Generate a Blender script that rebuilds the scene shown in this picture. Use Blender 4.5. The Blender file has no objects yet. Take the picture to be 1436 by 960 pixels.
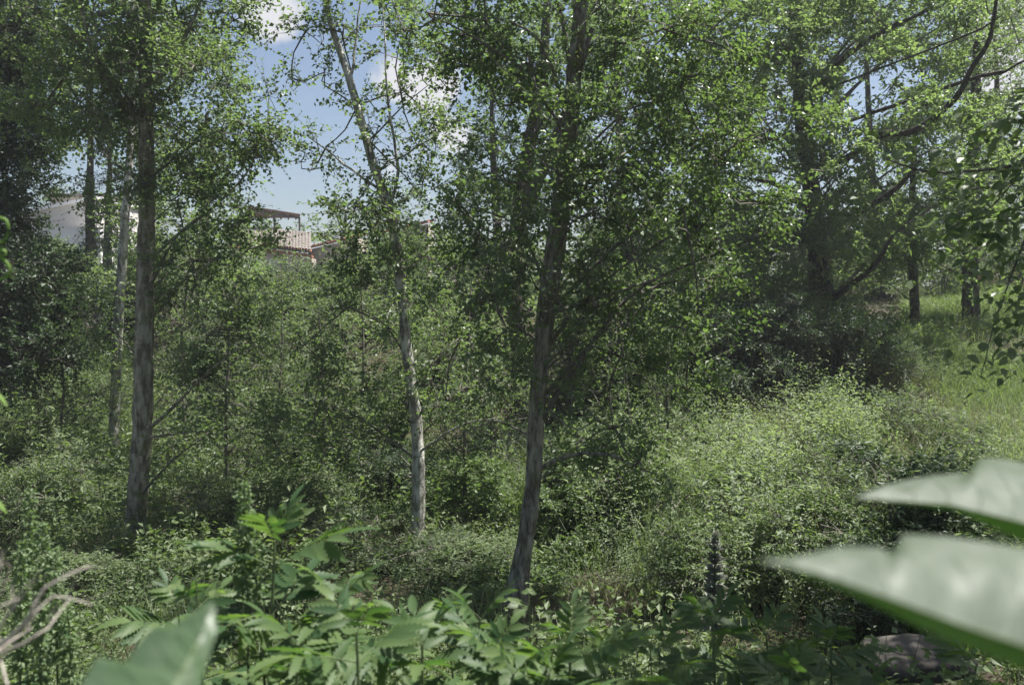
import bpy, math, random
import numpy as np
from mathutils import Vector, Matrix

rnd = random.Random(7)
C = bpy.context.scene.collection
sc = bpy.context.scene

# ------------------------------------------------------------------ camera, world, sun, exposure
CZ = 3.0                         # eye height above the ravine floor datum
PITCH = math.radians(3.0)        # looking slightly down
F = 1130.0                       # focal length in photo pixels (photo 1436 x 960)
CX, CY = 718.0, 480.0
cam_d = bpy.data.cameras.new('camera')
cam = bpy.data.objects.new('camera', cam_d)
C.objects.link(cam)
cam.location = (0, 0, CZ)
cam.rotation_euler = (math.pi / 2 - PITCH, 0, 0)
cam_d.sensor_width = 36.0
cam_d.lens = 36.0 * F / 1436.0
cam_d.clip_start = 0.02
cam_d.clip_end = 3000
cam_d.dof.use_dof = True
cam_d.dof.focus_distance = 9.0
cam_d.dof.aperture_fstop = 4.0
sc.camera = cam

SUN_EL, SUN_AZ = math.radians(68), math.radians(73)     # azimuth clockwise from +Y: ahead and to the right
SUN_STRENGTH = 4.9
SKY_STRENGTH = 0.05
EXPOSURE = 1.5
HAZE = 0.0011
sd = Vector((math.cos(SUN_EL) * math.sin(SUN_AZ), math.cos(SUN_EL) * math.cos(SUN_AZ), math.sin(SUN_EL)))
sun_d = bpy.data.lights.new('sun', 'SUN')
sun_d.energy = SUN_STRENGTH
sun_d.angle = math.radians(0.5)
sun_d.color = (1.0, 0.97, 0.92)
sun = bpy.data.objects.new('sun', sun_d)
C.objects.link(sun)
sun.location = (20, 20, 40)
sun.rotation_euler = sd.to_track_quat('Z', 'Y').to_euler()

world = bpy.data.worlds.new('World')
sc.world = world
world.use_nodes = True
nt = world.node_tree
nt.nodes.clear()
N, L = nt.nodes.new, nt.links.new
sky = N('ShaderNodeTexSky')
sky.sky_type = 'NISHITA'
sky.sun_disc = False
sky.sun_elevation = SUN_EL
sky.sun_rotation = SUN_AZ
sky.air_density = 1.0
sky.dust_density = 2.5
sky.ozone_density = 1.0
bg = N('ShaderNodeBackground')
bg.inputs['Strength'].default_value = SKY_STRENGTH
L(sky.outputs[0], bg.inputs['Color'])
tc = N('ShaderNodeTexCoord')
noise = N('ShaderNodeTexNoise')
noise.inputs['Scale'].default_value = 9.0
noise.inputs['Detail'].default_value = 8.0
noise.inputs['Roughness'].default_value = 0.55
L(tc.outputs['Generated'], noise.inputs['Vector'])


def pix_dir(px, py):
    u, v = (px - CX) / F, (CY - py) / F
    d = Vector((u, math.cos(PITCH) + v * math.sin(PITCH), -math.sin(PITCH) + v * math.cos(PITCH)))
    return d


mask = None                      # cumulus heaps: direction blobs broken up by noise
for (px, py, rad, w) in [(378, 8, 3.4, .34), (610, 118, 2.8, .34), (545, 105, 2.2, .30), (640, 180, 2.2, .26), (1405, 120, 3.0, .30),
                         (1330, 195, 2.5, .26), (860, -60, 5, .3), (1500, 20, 6, .3), (-150, 60, 7, .3)]:
    d = pix_dir(px, py).normalized()
    dt = N('ShaderNodeVectorMath')
    dt.operation = 'DOT_PRODUCT'
    L(tc.outputs['Generated'], dt.inputs[0])
    dt.inputs[1].default_value = d
    mr = N('ShaderNodeMapRange')
    mr.interpolation_type = 'SMOOTHSTEP'
    mr.inputs['From Min'].default_value = math.cos(math.radians(rad))
    mr.inputs['From Max'].default_value = 1.0
    mr.inputs['To Max'].default_value = w
    L(dt.outputs['Value'], mr.inputs['Value'])
    if mask is None:
        mask = mr.outputs[0]
    else:
        ad = N('ShaderNodeMath')
        ad.operation = 'MAXIMUM'
        L(mask, ad.inputs[0]); L(mr.outputs[0], ad.inputs[1])
        mask = ad.outputs[0]
ad = N('ShaderNodeMath'); ad.operation = 'ADD'
L(mask, ad.inputs[0]); L(noise.outputs['Fac'], ad.inputs[1])
mr = N('ShaderNodeMapRange'); mr.interpolation_type = 'SMOOTHSTEP'
mr.inputs['From Min'].default_value = 0.61
mr.inputs['From Max'].default_value = 0.80
L(ad.outputs[0], mr.inputs['Value'])
cl = N('ShaderNodeBackground')
cl.inputs['Color'].default_value = (0.95, 0.96, 1.0, 1)
cl.inputs['Strength'].default_value = 0.29
mx = N('ShaderNodeMixShader')
L(mr.outputs[0], mx.inputs[0]); L(bg.outputs[0], mx.inputs[1]); L(cl.outputs[0], mx.inputs[2])
wo = N('ShaderNodeOutputWorld')
L(mx.outputs[0], wo.inputs['Surface'])

vs = sc.view_settings
vs.view_transform = 'Standard'
vs.look = 'None'
vs.exposure = EXPOSURE
vs.gamma = 1.0
vs.use_curve_mapping = False
sc.render.engine = 'CYCLES'
sc.cycles.max_bounces = 7
sc.cycles.diffuse_bounces = 3
sc.cycles.transmission_bounces = 4
sc.cycles.glossy_bounces = 2

# ------------------------------------------------------------------ helpers
R_ = np.random.default_rng


def at(px, py, Y):
    d = pix_dir(px, py)
    return np.array((d.x / d.y * Y, Y, CZ + d.z / d.y * Y))


def tag(o, label=None, cat=None, group=None, kind=None):
    for k, v in (('label', label), ('category', cat), ('group', group), ('kind', kind)):
        if v:
            o[k] = v
    return o


def thing(name, label, cat, loc=(0, 0, 0), rotz=0.0, group=None):
    o = bpy.data.objects.new(name, None)
    o.empty_display_size = 0.2
    C.objects.link(o)
    o.location = tuple(float(v) for v in loc)
    o.rotation_euler = (0, 0, rotz)
    return tag(o, label, cat, group)


class MB:
    """collects polygons (numpy) and links them as one mesh object"""
    def __init__(s):
        s.v, s.f3, s.f4, s.t3, s.t4, s.n = [], [], [], [], [], 0

    def add(s, V, f3=None, f4=None, t=0.5):
        V = np.asarray(V, dtype=np.float32).reshape(-1, 3)
        if f3 is not None and len(f3):
            f3 = np.asarray(f3, dtype=np.int64).reshape(-1, 3)
            s.f3.append(f3 + s.n)
            s.t3.append(np.broadcast_to(np.asarray(t, dtype=np.float32), (len(f3),)))
        if f4 is not None and len(f4):
            f4 = np.asarray(f4, dtype=np.int64).reshape(-1, 4)
            s.f4.append(f4 + s.n)
            s.t4.append(np.broadcast_to(np.asarray(t, dtype=np.float32), (len(f4),)))
        s.v.append(V)
        s.n += len(V)

    def mesh(s, name, mat, smooth=False, origin=None):
        V = np.concatenate(s.v)
        if origin is not None:
            V = V - np.asarray(origin, dtype=np.float32)
        f3 = np.concatenate(s.f3) if s.f3 else np.zeros((0, 3), np.int64)
        f4 = np.concatenate(s.f4) if s.f4 else np.zeros((0, 4), np.int64)
        tint = np.concatenate((s.t3 or [np.zeros(0, np.float32)]) + (s.t4 or []))
        me = bpy.data.meshes.new(name)
        me.vertices.add(len(V))
        me.vertices.foreach_set('co', V.ravel())
        nl = f3.size + f4.size
        me.loops.add(nl)
        me.loops.foreach_set('vertex_index', np.concatenate((f3.ravel(), f4.ravel())).astype(np.int32))
        npoly = len(f3) + len(f4)
        me.polygons.add(npoly)
        st = np.concatenate((np.arange(len(f3)) * 3, f3.size + np.arange(len(f4)) * 4)).astype(np.int32)
        me.polygons.foreach_set('loop_start', st)
        me.polygons.foreach_set('use_smooth', np.full(npoly, smooth, dtype=bool))
        a = me.attributes.new('tint', 'FLOAT', 'FACE')
        a.data.foreach_set('value', tint.astype(np.float32))
        me.update(calc_edges=True)
        if mat:
            me.materials.append(mat)
        return me

    def build(s, name, mat, parent=None, smooth=False, kind=None):
        """vertices are world coordinates; the object sits at its parent's origin"""
        org = np.array(parent.location) if parent is not None else None
        me = s.mesh(name, mat, smooth, org)
        o = bpy.data.objects.new(name, me)
        C.objects.link(o)
        if parent is not None:
            o.parent = parent
        if kind:
            o['kind'] = kind
        return o


def nrm(a):
    return a / np.maximum(np.linalg.norm(a, axis=-1, keepdims=True), 1e-9)


def smooth_path(P, R, step):
    """Catmull-Rom through the points, resampled every `step` metres"""
    P = np.asarray(P, float); R = np.asarray(R, float)
    n = len(P)
    if n == 2:
        m = max(2, int(np.linalg.norm(P[1] - P[0]) / step) + 1)
        t = np.linspace(0, 1, m)[:, None]
        return P[0] * (1 - t) + P[1] * t, R[0] * (1 - t[:, 0]) + R[1] * t[:, 0]
    E = np.vstack((2 * P[0] - P[1], P, 2 * P[-1] - P[-2]))
    oP, oR = [], []
    for i in range(n - 1):
        p0, p1, p2, p3 = E[i:i + 4]
        m = max(1, int(np.linalg.norm(p2 - p1) / step))
        t = (np.arange(m) / m)[:, None]
        oP.append(0.5 * ((2 * p1) + (-p0 + p2) * t + (2 * p0 - 5 * p1 + 4 * p2 - p3) * t ** 2 + (-p0 + 3 * p1 - 3 * p2 + p3) * t ** 3))
        oR.append(R[i] * (1 - t[:, 0]) + R[i + 1] * t[:, 0])
    oP.append(P[-1:]); oR.append(R[-1:])
    return np.vstack(oP), np.concatenate(oR)


def tube(mb, P, R, sides=8, step=0.12, rough=0.0, rng=None, t=0.5, wander=0.0, cap=True):
    P, R = smooth_path(P, R, step)
    if rng is not None and wander > 0 and len(P) > 3:
        w = np.cumsum(rng.normal(0, 1, P.shape), axis=0)
        w -= np.linspace(0, 1, len(P))[:, None] * w[-1]
        P = P + w * wander * min(1.0, 3.0 / math.sqrt(len(P)))
    T = nrm(np.gradient(P, axis=0))
    ref = np.array((0.31, 0.9, 0.2)) if abs(T[0][2]) > 0.8 else np.array((0, 0, 1.0))
    U = nrm(np.cross(T, ref)); W = np.cross(T, U)
    a = np.linspace(0, 2 * np.pi, sides, endpoint=False)
    rr = R[:, None] * np.ones(sides)
    if rough and rng is not None:
        rr = rr * (1 + rough * rng.normal(0, 1, rr.shape) + rough * 1.2 * rng.normal(0, 1, (len(R), 1)))
    V = P[:, None, :] + rr[..., None] * (np.cos(a)[None, :, None] * U[:, None, :] + np.sin(a)[None, :, None] * W[:, None, :])
    m = len(P)
    i = np.arange(m - 1)[:, None] * sides + np.arange(sides)[None, :]
    j = np.arange(m - 1)[:, None] * sides + (np.arange(sides)[None, :] + 1) % sides
    q = np.stack((i, j, j + sides, i + sides), -1).reshape(-1, 4)
    mb.add(V.reshape(-1, 3), f4=q, t=t)
    return P


def sticks(mb, A, B, ra, rb, t=0.4):
    """many 3-sided straight twigs at once"""
    A, B = np.asarray(A, float), np.asarray(B, float)
    n = len(A)
    T = nrm(B - A)
    U = nrm(np.cross(T, np.array((0.3, 0.5, 0.81)))); W = np.cross(T, U)
    V = np.zeros((n, 6, 3))
    for k in range(3):
        c, s_ = math.cos(2.0944 * k), math.sin(2.0944 * k)
        o = c * U + s_ * W
        V[:, k] = A + o * np.reshape(ra, (-1, 1)); V[:, 3 + k] = B + o * np.reshape(rb, (-1, 1))
    base = np.arange(n)[:, None] * 6
    q = np.concatenate([base + np.array([[k, (k + 1) % 3, 3 + (k + 1) % 3, 3 + k]]) for k in range(3)])
    mb.add(V.reshape(-1, 3), f4=q, t=t)


def leaves(mb, P, D, Nn, ln, wd, tint, fold=0.18, droop=0.12, six=False):
    """many leaves at once: base point, direction, face normal, length, width"""
    D = nrm(D)
    S = nrm(np.cross(D, Nn)); Nn = np.cross(S, D)
    n = len(P)
    ln = np.broadcast_to(ln, (n,))[:, None]; wd = np.broadcast_to(wd, (n,))[:, None]
    tip = P + D * ln - Nn * ln * droop
    if six:
        V = np.empty((n, 6, 3))
        V[:, 0] = P; V[:, 3] = tip
        a = P + D * ln * .28 + Nn * wd * fold; b = P + D * ln * .62 + Nn * (wd * fold * .7 - ln * droop * .4)
        V[:, 1] = a + S * wd * .47; V[:, 2] = b + S * wd * .40
        V[:, 4] = b - S * wd * .40; V[:, 5] = a - S * wd * .47
        base = np.arange(n)[:, None] * 6
        q = np.stack((base + np.array([[0, 1, 2, 3]]), base + np.array([[0, 3, 4, 5]])), 1).reshape(-1, 4)
        mb.add(V.reshape(-1, 3), f4=q, t=np.repeat(tint, 2))
    else:
        V = np.empty((n, 4, 3))
        V[:, 0] = P; V[:, 2] = tip
        m = P + D * ln * .42 + Nn * wd * fold
        V[:, 1] = m + S * wd * .5; V[:, 3] = m - S * wd * .5
        base = np.arange(n)[:, None] * 4
        tri = np.stack((base + np.array([[0, 1, 2]]), base + np.array([[0, 2, 3]])), 1).reshape(-1, 3)
        mb.add(V.reshape(-1, 3), f3=tri, t=np.repeat(tint, 2))


# ------------------------------------------------------------------ materials
def new_mat(name):
    m = bpy.data.materials.new(name)
    m.use_nodes = True
    m.node_tree.nodes.clear()
    return m, m.node_tree.nodes.new, m.node_tree.links.new


def leaf_mat(name, c1, c2, trans=0.35, rough=0.45, spec=0.28, tcol=None):
    """thin leaf: gloss on diffuse, light coming through; colour varies leaf by leaf"""
    m, N, L = new_mat(name)
    at_ = N('ShaderNodeAttribute'); at_.attribute_name = 'tint'
    r = N('ShaderNodeMix'); r.data_type = 'RGBA'
    r.inputs[6].default_value = (*c1, 1); r.inputs[7].default_value = (*c2, 1)
    L(at_.outputs['Fac'], r.inputs[0])
    p = N('ShaderNodeBsdfPrincipled')
    p.inputs['Roughness'].default_value = rough
    p.inputs['Specular IOR Level'].default_value = spec
    L(r.outputs[2], p.inputs['Base Color'])
    tr = N('ShaderNodeBsdfTranslucent')
    hs = N('ShaderNodeMix'); hs.data_type = 'RGBA'; hs.blend_type = 'MULTIPLY'
    hs.inputs[0].default_value = 1.0
    hs.inputs[7].default_value = (*(tcol or (1.7, 2.0, 0.82)), 1)
    L(r.outputs[2], hs.inputs[6]); L(hs.outputs[2], tr.inputs['Color'])
    x = N('ShaderNodeMixShader'); x.inputs[0].default_value = trans
    L(p.outputs[0], x.inputs[1]); L(tr.outputs[0], x.inputs[2])
    o = N('ShaderNodeOutputMaterial'); L(x.outputs[0], o.inputs['Surface'])
    return m


def bark_mat(name, pale, dark, stretch=(9, 9, 3.0), scar=0.5, rough=0.85):
    m, N, L = new_mat(name)
    tc = N('ShaderNodeTexCoord')
    mp = N('ShaderNodeMapping'); mp.inputs['Scale'].default_value = stretch
    L(tc.outputs['Object'], mp.inputs['Vector'])
    n1 = N('ShaderNodeTexNoise'); n1.inputs['Scale'].default_value = 1.6; n1.inputs['Detail'].default_value = 9; n1.inputs['Roughness'].default_value = .65
    L(mp.outputs[0], n1.inputs['Vector'])
    mp2 = N('ShaderNodeMapping'); mp2.inputs['Scale'].default_value = (3.5, 3.5, 24)
    L(tc.outputs['Object'], mp2.inputs['Vector'])
    n2 = N('ShaderNodeTexNoise'); n2.inputs['Scale'].default_value = 1.0; n2.inputs['Detail'].default_value = 3
    L(mp2.outputs[0], n2.inputs['Vector'])
    r2 = N('ShaderNodeMapRange'); r2.inputs['From Min'].default_value = .56; r2.inputs['From Max'].default_value = .78
    L(n2.outputs['Fac'], r2.inputs['Value'])
    r1 = N('ShaderNodeMapRange'); r1.inputs['From Min'].default_value = .40; r1.inputs['From Max'].default_value = .58
    L(n1.outputs['Fac'], r1.inputs['Value'])
    sub = N('ShaderNodeMath'); sub.operation = 'MULTIPLY_ADD'; sub.inputs[1].default_value = -scar
    L(r2.outputs[0], sub.inputs[0]); L(r1.outputs[0], sub.inputs[2])
    sub.use_clamp = True
    c = N('ShaderNodeMix'); c.data_type = 'RGBA'
    c.inputs[6].default_value = (*dark, 1); c.inputs[7].default_value = (*pale, 1)
    L(sub.outputs[0], c.inputs[0])
    # lichen / green algae patches
    n3 = N('ShaderNodeTexNoise'); n3.inputs['Scale'].default_value = 4.5; n3.inputs['Detail'].default_value = 4
    L(tc.outputs['Object'], n3.inputs['Vector'])
    r3 = N('ShaderNodeMapRange'); r3.inputs['From Min'].default_value = .52; r3.inputs['From Max'].default_value = .7; r3.inputs['To Max'].default_value = .55
    L(n3.outputs['Fac'], r3.inputs['Value'])
    c2 = N('ShaderNodeMix'); c2.data_type = 'RGBA'
    c2.inputs[7].default_value = (dark[0] * 1.6 + .01, dark[1] * 1.9 + .015, dark[2] * 1.2, 1)
    L(r3.outputs[0], c2.inputs[0]); L(c.outputs[2], c2.inputs[6])
    p = N('ShaderNodeBsdfPrincipled'); p.inputs['Roughness'].default_value = rough; p.inputs['Specular IOR Level'].default_value = .2
    L(c2.outputs[2], p.inputs['Base Color'])
    b = N('ShaderNodeBump'); b.inputs['Strength'].default_value = .7; b.inputs['Distance'].default_value = .02
    L(sub.outputs[0], b.inputs['Height']); L(b.outputs[0], p.inputs['Normal'])
    o = N('ShaderNodeOutputMaterial'); L(p.outputs[0], o.inputs['Surface'])
    return m


def plain_mat(name, c1, c2, scale=6.0, rough=.8, bump=.3, coord='Object', spec=.3):
    m, N, L = new_mat(name)
    tc = N('ShaderNodeTexCoord')
    n1 = N('ShaderNodeTexNoise'); n1.inputs['Scale'].default_value = scale; n1.inputs['Detail'].default_value = 8; n1.inputs['Roughness'].default_value = .6
    L(tc.outputs[coord], n1.inputs['Vector'])
    r1 = N('ShaderNodeMapRange'); r1.inputs['From Min'].default_value = .35; r1.inputs['From Max'].default_value = .65
    L(n1.outputs['Fac'], r1.inputs['Value'])
    c = N('ShaderNodeMix'); c.data_type = 'RGBA'
    c.inputs[6].default_value = (*c1, 1); c.inputs[7].default_value = (*c2, 1)
    L(r1.outputs[0], c.inputs[0])
    p = N('ShaderNodeBsdfPrincipled'); p.inputs['Roughness'].default_value = rough; p.inputs['Specular IOR Level'].default_value = spec
    L(c.outputs[2], p.inputs['Base Color'])
    if bump:
        b = N('ShaderNodeBump'); b.inputs['Strength'].default_value = bump; b.inputs['Distance'].default_value = .02
        L(n1.outputs['Fac'], b.inputs['Height']); L(b.outputs[0], p.inputs['Normal'])
    o = N('ShaderNodeOutputMaterial'); L(p.outputs[0], o.inputs['Surface'])
    return m


def mottled_leaf(c1=(.085, .11, .072), c2=(.10, .125, .09), c3=(.145, .165, .135)):
    m = leaf_mat('near_leaf', c1, c2, .45, .45, .7, (1.5, 2.6, .25))
    nt = m.node_tree; N, L = nt.nodes.new, nt.links.new
    p = next(n for n in nt.nodes if n.type == 'BSDF_PRINCIPLED')
    src = p.inputs['Base Color'].links[0].from_socket
    tc = N('ShaderNodeTexCoord')
    n1 = N('ShaderNodeTexNoise'); n1.inputs['Scale'].default_value = 38; n1.inputs['Detail'].default_value = 5
    L(tc.outputs['Object'], n1.inputs['Vector'])
    mr = N('ShaderNodeMapRange'); mr.inputs['From Min'].default_value = .38; mr.inputs['From Max'].default_value = .66
    mr.inputs['To Min'].default_value = .0; mr.inputs['To Max'].default_value = .75
    L(n1.outputs['Fac'], mr.inputs['Value'])
    mx = N('ShaderNodeMix'); mx.data_type = 'RGBA'; mx.inputs[7].default_value = (*c3, 1)
    L(mr.outputs[0], mx.inputs[0]); L(src, mx.inputs[6]); L(mx.outputs[2], p.inputs['Base Color'])
    b = N('ShaderNodeBump'); b.inputs['Strength'].default_value = .5; b.inputs['Distance'].default_value = .003
    L(n1.outputs['Fac'], b.inputs['Height']); L(b.outputs[0], p.inputs['Normal'])
    return m


M = {
    'poplar': leaf_mat('poplar_leaf', (.076, .11, .057), (.14, .174, .096), .43, .42),
    'alder': leaf_mat('alder_leaf', (.06, .094, .043), (.118, .152, .078), .42, .40),
    'willow': leaf_mat('willow_leaf', (.075, .10, .062), (.132, .16, .103), .44, .45),
    'lime': leaf_mat('broad_crown_leaf', (.085, .115, .068), (.145, .175, .11), .55, .42),
    'silver': leaf_mat('silvery_leaf', (.085, .12, .062), (.155, .19, .105), .46, .5),
    'dark': leaf_mat('evergreen_and_shade_leaf', (.022, .038, .019), (.055, .082, .04), .26, .5),  # evergreens; on bank and hollow bushes the dark tone carries shade
    'far': leaf_mat('far_leaf', (.078, .11, .058), (.135, .17, .092), .5, .5),
    'fresh': leaf_mat('fresh_leaf', (.07, .11, .042), (.12, .16, .07), .40, .45),
    'shrub': leaf_mat('shrub_leaf', (.07, .105, .048), (.138, .172, .083), .36, .55),
    'herb': leaf_mat('herb_leaf', (.06, .096, .038), (.128, .16, .072), .36, .55, .35),
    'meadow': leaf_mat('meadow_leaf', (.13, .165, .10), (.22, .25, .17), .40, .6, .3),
    'grass': leaf_mat('grass_blade', (.085, .125, .05), (.17, .2, .11), .36, .55, .35),
    'dry': leaf_mat('dry_grass', (.10, .092, .068), (.17, .155, .115), .25, .7, .2),
    'elder': leaf_mat('elder_leaf', (.036, .072, .028), (.088, .13, .048), .40, .5, .22),
    'seed': leaf_mat('dock_seed', (.09, .135, .065), (.16, .21, .11), .35, .6, .3),
    'near': mottled_leaf(),
    'lobed': mottled_leaf((.06, .10, .048), (.068, .108, .052), (.095, .13, .08)),
    'stem': plain_mat('green_stem', (.06, .09, .035), (.09, .12, .05), 20, .6, .1),
    'pale_bark': bark_mat('pale_bark', (.31, .30, .235), (.095, .088, .064)),
    'grey_bark': bark_mat('grey_bark', (.28, .265, .21), (.075, .068, .05), (14, 14, 3.5), .25),
    'birch': bark_mat('white_bark', (.50, .49, .44), (.11, .105, .085)),
    'dark_bark': bark_mat('dark_bark', (.085, .077, .058), (.028, .026, .019), (14, 14, 3), .2),
    'twig': plain_mat('twig_bark', (.07, .062, .05), (.14, .13, .11), 14, .85, .2),
    'soil': plain_mat('soil', (.045, .038, .026), (.09, .078, .05), 3, .95, .6),
    'stone': plain_mat('stone', (.036, .033, .028), (.066, .06, .052), 7, .9, .6),
    'plaster': plain_mat('white_plaster', (.62, .61, .60), (.74, .73, .72), 1.2, .9, .1),
    'grey_plaster': plain_mat('grey_plaster', (.44, .42, .39), (.52, .50, .47), 1.2, .9, .1),
    'tan_plaster': plain_mat('tan_plaster', (.36, .31, .26), (.43, .38, .32), 1.2, .9, .1),
    'tile': plain_mat('roof_tile', (.13, .112, .098), (.19, .168, .15), 2.2, .9, .2),
    'red_tile': plain_mat('red_tile', (.26, .10, .065), (.36, .16, .11), 3, .85, .2),
    'rust': plain_mat('rusty_metal', (.20, .105, .075), (.30, .18, .13), 3, .7, .1),
    'iron': plain_mat('dark_iron', (.05, .042, .04), (.08, .06, .055), 5, .6, .1),
    'glass': plain_mat('dark_glass', (.03, .035, .04), (.05, .055, .06), 2, .15, 0),
    'ochre': plain_mat('ochre_plaster', (.38, .24, .12), (.48, .32, .18), 2, .95, .3),
    'wood': plain_mat('weathered_wood', (.26, .25, .23), (.40, .38, .35), 12, .9, .3),
    'deadwood': plain_mat('dead_stalk', (.22, .20, .17), (.36, .33, .285), 40, .85, .2),
    'bract': leaf_mat('bract', (.12, .135, .10), (.20, .21, .17), .2, .6, .3, (1.2, 1.1, 1.1)),
}

# ------------------------------------------------------------------ terrain
ky = np.array([-8, 0, 1.5, 3, 5, 7, 10, 12.6, 13.6, 14.4, 15.2, 16, 17, 18.5, 20, 24, 30, 40, 60, 120.0])
kx = np.array([-14, -6, 0, 3.2, 6.3, 8.0, 10.0, 14.0])
kz = np.array([
    [-1.0, -1.3, -1.6, -2.0, -2.6, -2.8, -2.9, -2.8, -2.75, -2.65, -2.55, -2.4, -2.1, -1.6, -1.1, 0, .8, 1.0, 1.2, 2],
    [-1.4, -1.55, -1.75, -2.3, -2.8, -2.9, -3.0, -2.95, -2.9, -2.8, -2.7, -2.6, -2.3, -1.8, -1.2, -.1, .6, .8, 1.0, 2],
    [-1.4, -1.55, -1.75, -2.3, -2.75, -2.8, -2.95, -2.95, -2.9, -2.85, -2.7, -2.4, -1.8, -.9, -.4, 0, .3, .6, 1, 2],
    [-1.4, -1.55, -1.75, -2.3, -2.75, -2.8, -2.85, -2.65, -2.45, -1.7, -.6, -.15, -.05, 0, 0, .1, .2, .4, .8, 1.5],
    [-1.4, -1.5, -1.75, -2.2, -2.7, -2.8, -2.78, -2.5, -2.25, -1.3, -.35, -.05, 0, .02, .05, .1, .2, .3, .6, 1.5],
    [-1.3, -1.45, -1.7, -2.1, -2.65, -2.75, -2.7, -2.5, -2.3, -2.05, -1.75, -1.45, -1.1, -.7, -.4, -.1, .1, .3, .6, 1.5],
    [-1.3, -1.45, -1.7, -2.1, -2.65, -2.7, -2.65, -2.45, -2.3, -2.1, -1.9, -1.7, -1.35, -.85, -.45, -.15, .1, .3, .6, 1.5],
    [-1.2, -1.4, -1.6, -2.0, -2.5, -2.5, -2.45, -2.3, -2.15, -2.0, -1.85, -1.65, -1.3, -.85, -.45, 0, .2, .4, .7, 1.5]])


def axis(lo, hi, d, far_lo, far_hi, k=14):
    a = np.arange(lo, hi + d / 2, d)
    g = np.geomspace(1, 1, 1)
    left = lo - np.geomspace(d, lo - far_lo, k)[::-1]
    right = hi + np.geomspace(d, far_hi - hi, k)
    return np.concatenate((left, a, right))


gx = axis(-22, 20, .25, -900, 900)
gy = axis(-6, 32, .25, -200, 1500)
ZX = np.array([np.interp(gy, ky, row) for row in kz])            # (cols, ny)
G = np.array([np.interp(gx, kx, ZX[:, j]) for j in range(len(gy))])   # (ny, nx)
for _ in range(2):
    Gp = np.pad(G, 1, mode='edge')
    G = (Gp[:-2, 1:-1] + Gp[2:, 1:-1] + Gp[1:-1, :-2] + Gp[1:-1, 2:] + 2 * G) / 6
rg = np.random.default_rng(3)
XX, YY = np.meshgrid(gx, gy)
for k in range(9):                                                # hummocks
    a, w = rg.uniform(0, 6.28), rg.uniform(.6, 2.6)
    G += .045 / w ** .6 * np.sin(XX * w * math.cos(a) + YY * w * math.sin(a) + rg.uniform(0, 6.28)) * np.clip(1.2 - np.abs(YY - 14) / 60, 0, 1)
G += CZ


def hz(x, y):
    x, y = np.asarray(x, float), np.asarray(y, float)
    fx = np.interp(x, gx, np.arange(len(gx))); fy = np.interp(y, gy, np.arange(len(gy)))
    ix = np.clip(fx.astype(int), 0, len(gx) - 2); iy = np.clip(fy.astype(int), 0, len(gy) - 2)
    ax, ay = fx - ix, fy - iy
    return (G[iy, ix] * (1 - ax) * (1 - ay) + G[iy, ix + 1] * ax * (1 - ay) + G[iy + 1, ix] * (1 - ax) * ay + G[iy + 1, ix + 1] * ax * ay)


def gp(px, Y, dz=0.0):
    """ground point below the picture column px at distance Y"""
    x = (px - CX) / F * Y
    return np.array((x, Y, float(hz(x, Y)) + dz))


mb = MB()
nx, ny = len(gx), len(gy)
i = np.arange(ny - 1)[:, None] * nx + np.arange(nx - 1)[None, :]
mb.add(np.stack((XX, YY, G), -1).reshape(-1, 3), f4=np.stack((i, i + 1, i + nx + 1, i + nx), -1).reshape(-1, 4))
ground = mb.build('ground', None, smooth=True, kind='structure')
m, N, L = new_mat('ground_soil')
tc = N('ShaderNodeTexCoord')
n1 = N('ShaderNodeTexNoise'); n1.inputs['Scale'].default_value = .9; n1.inputs['Detail'].default_value = 10; n1.inputs['Roughness'].default_value = .7
n2 = N('ShaderNodeTexNoise'); n2.inputs['Scale'].default_value = 14; n2.inputs['Detail'].default_value = 6
L(tc.outputs['Object'], n1.inputs['Vector']); L(tc.outputs['Object'], n2.inputs['Vector'])
cr = N('ShaderNodeValToRGB')
cr.color_ramp.elements[0].position = .35; cr.color_ramp.elements[0].color = (.034, .026, .018, 1)
cr.color_ramp.elements[1].position = .62; cr.color_ramp.elements[1].color = (.032, .042, .018, 1)
e = cr.color_ramp.elements.new(.48); e.color = (.05, .041, .028, 1)
L(n1.outputs['Fac'], cr.inputs[0])
mxn = N('ShaderNodeMix'); mxn.data_type = 'RGBA'; mxn.blend_type = 'OVERLAY'; mxn.inputs[0].default_value = .6
L(cr.outputs[0], mxn.inputs[6]); L(n2.outputs['Fac'], mxn.inputs[7])
p = N('ShaderNodeBsdfPrincipled'); p.inputs['Roughness'].default_value = .95; p.inputs['Specular IOR Level'].default_value = .15
L(mxn.outputs[2], p.inputs['Base Color'])
b = N('ShaderNodeBump'); b.inputs['Strength'].default_value = .8; b.inputs['Distance'].default_value = .05
L(n2.outputs['Fac'], b.inputs['Height']); L(b.outputs[0], p.inputs['Normal'])
o_ = N('ShaderNodeOutputMaterial'); L(p.outputs[0], o_.inputs['Surface'])
ground.data.materials.append(m)


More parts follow.
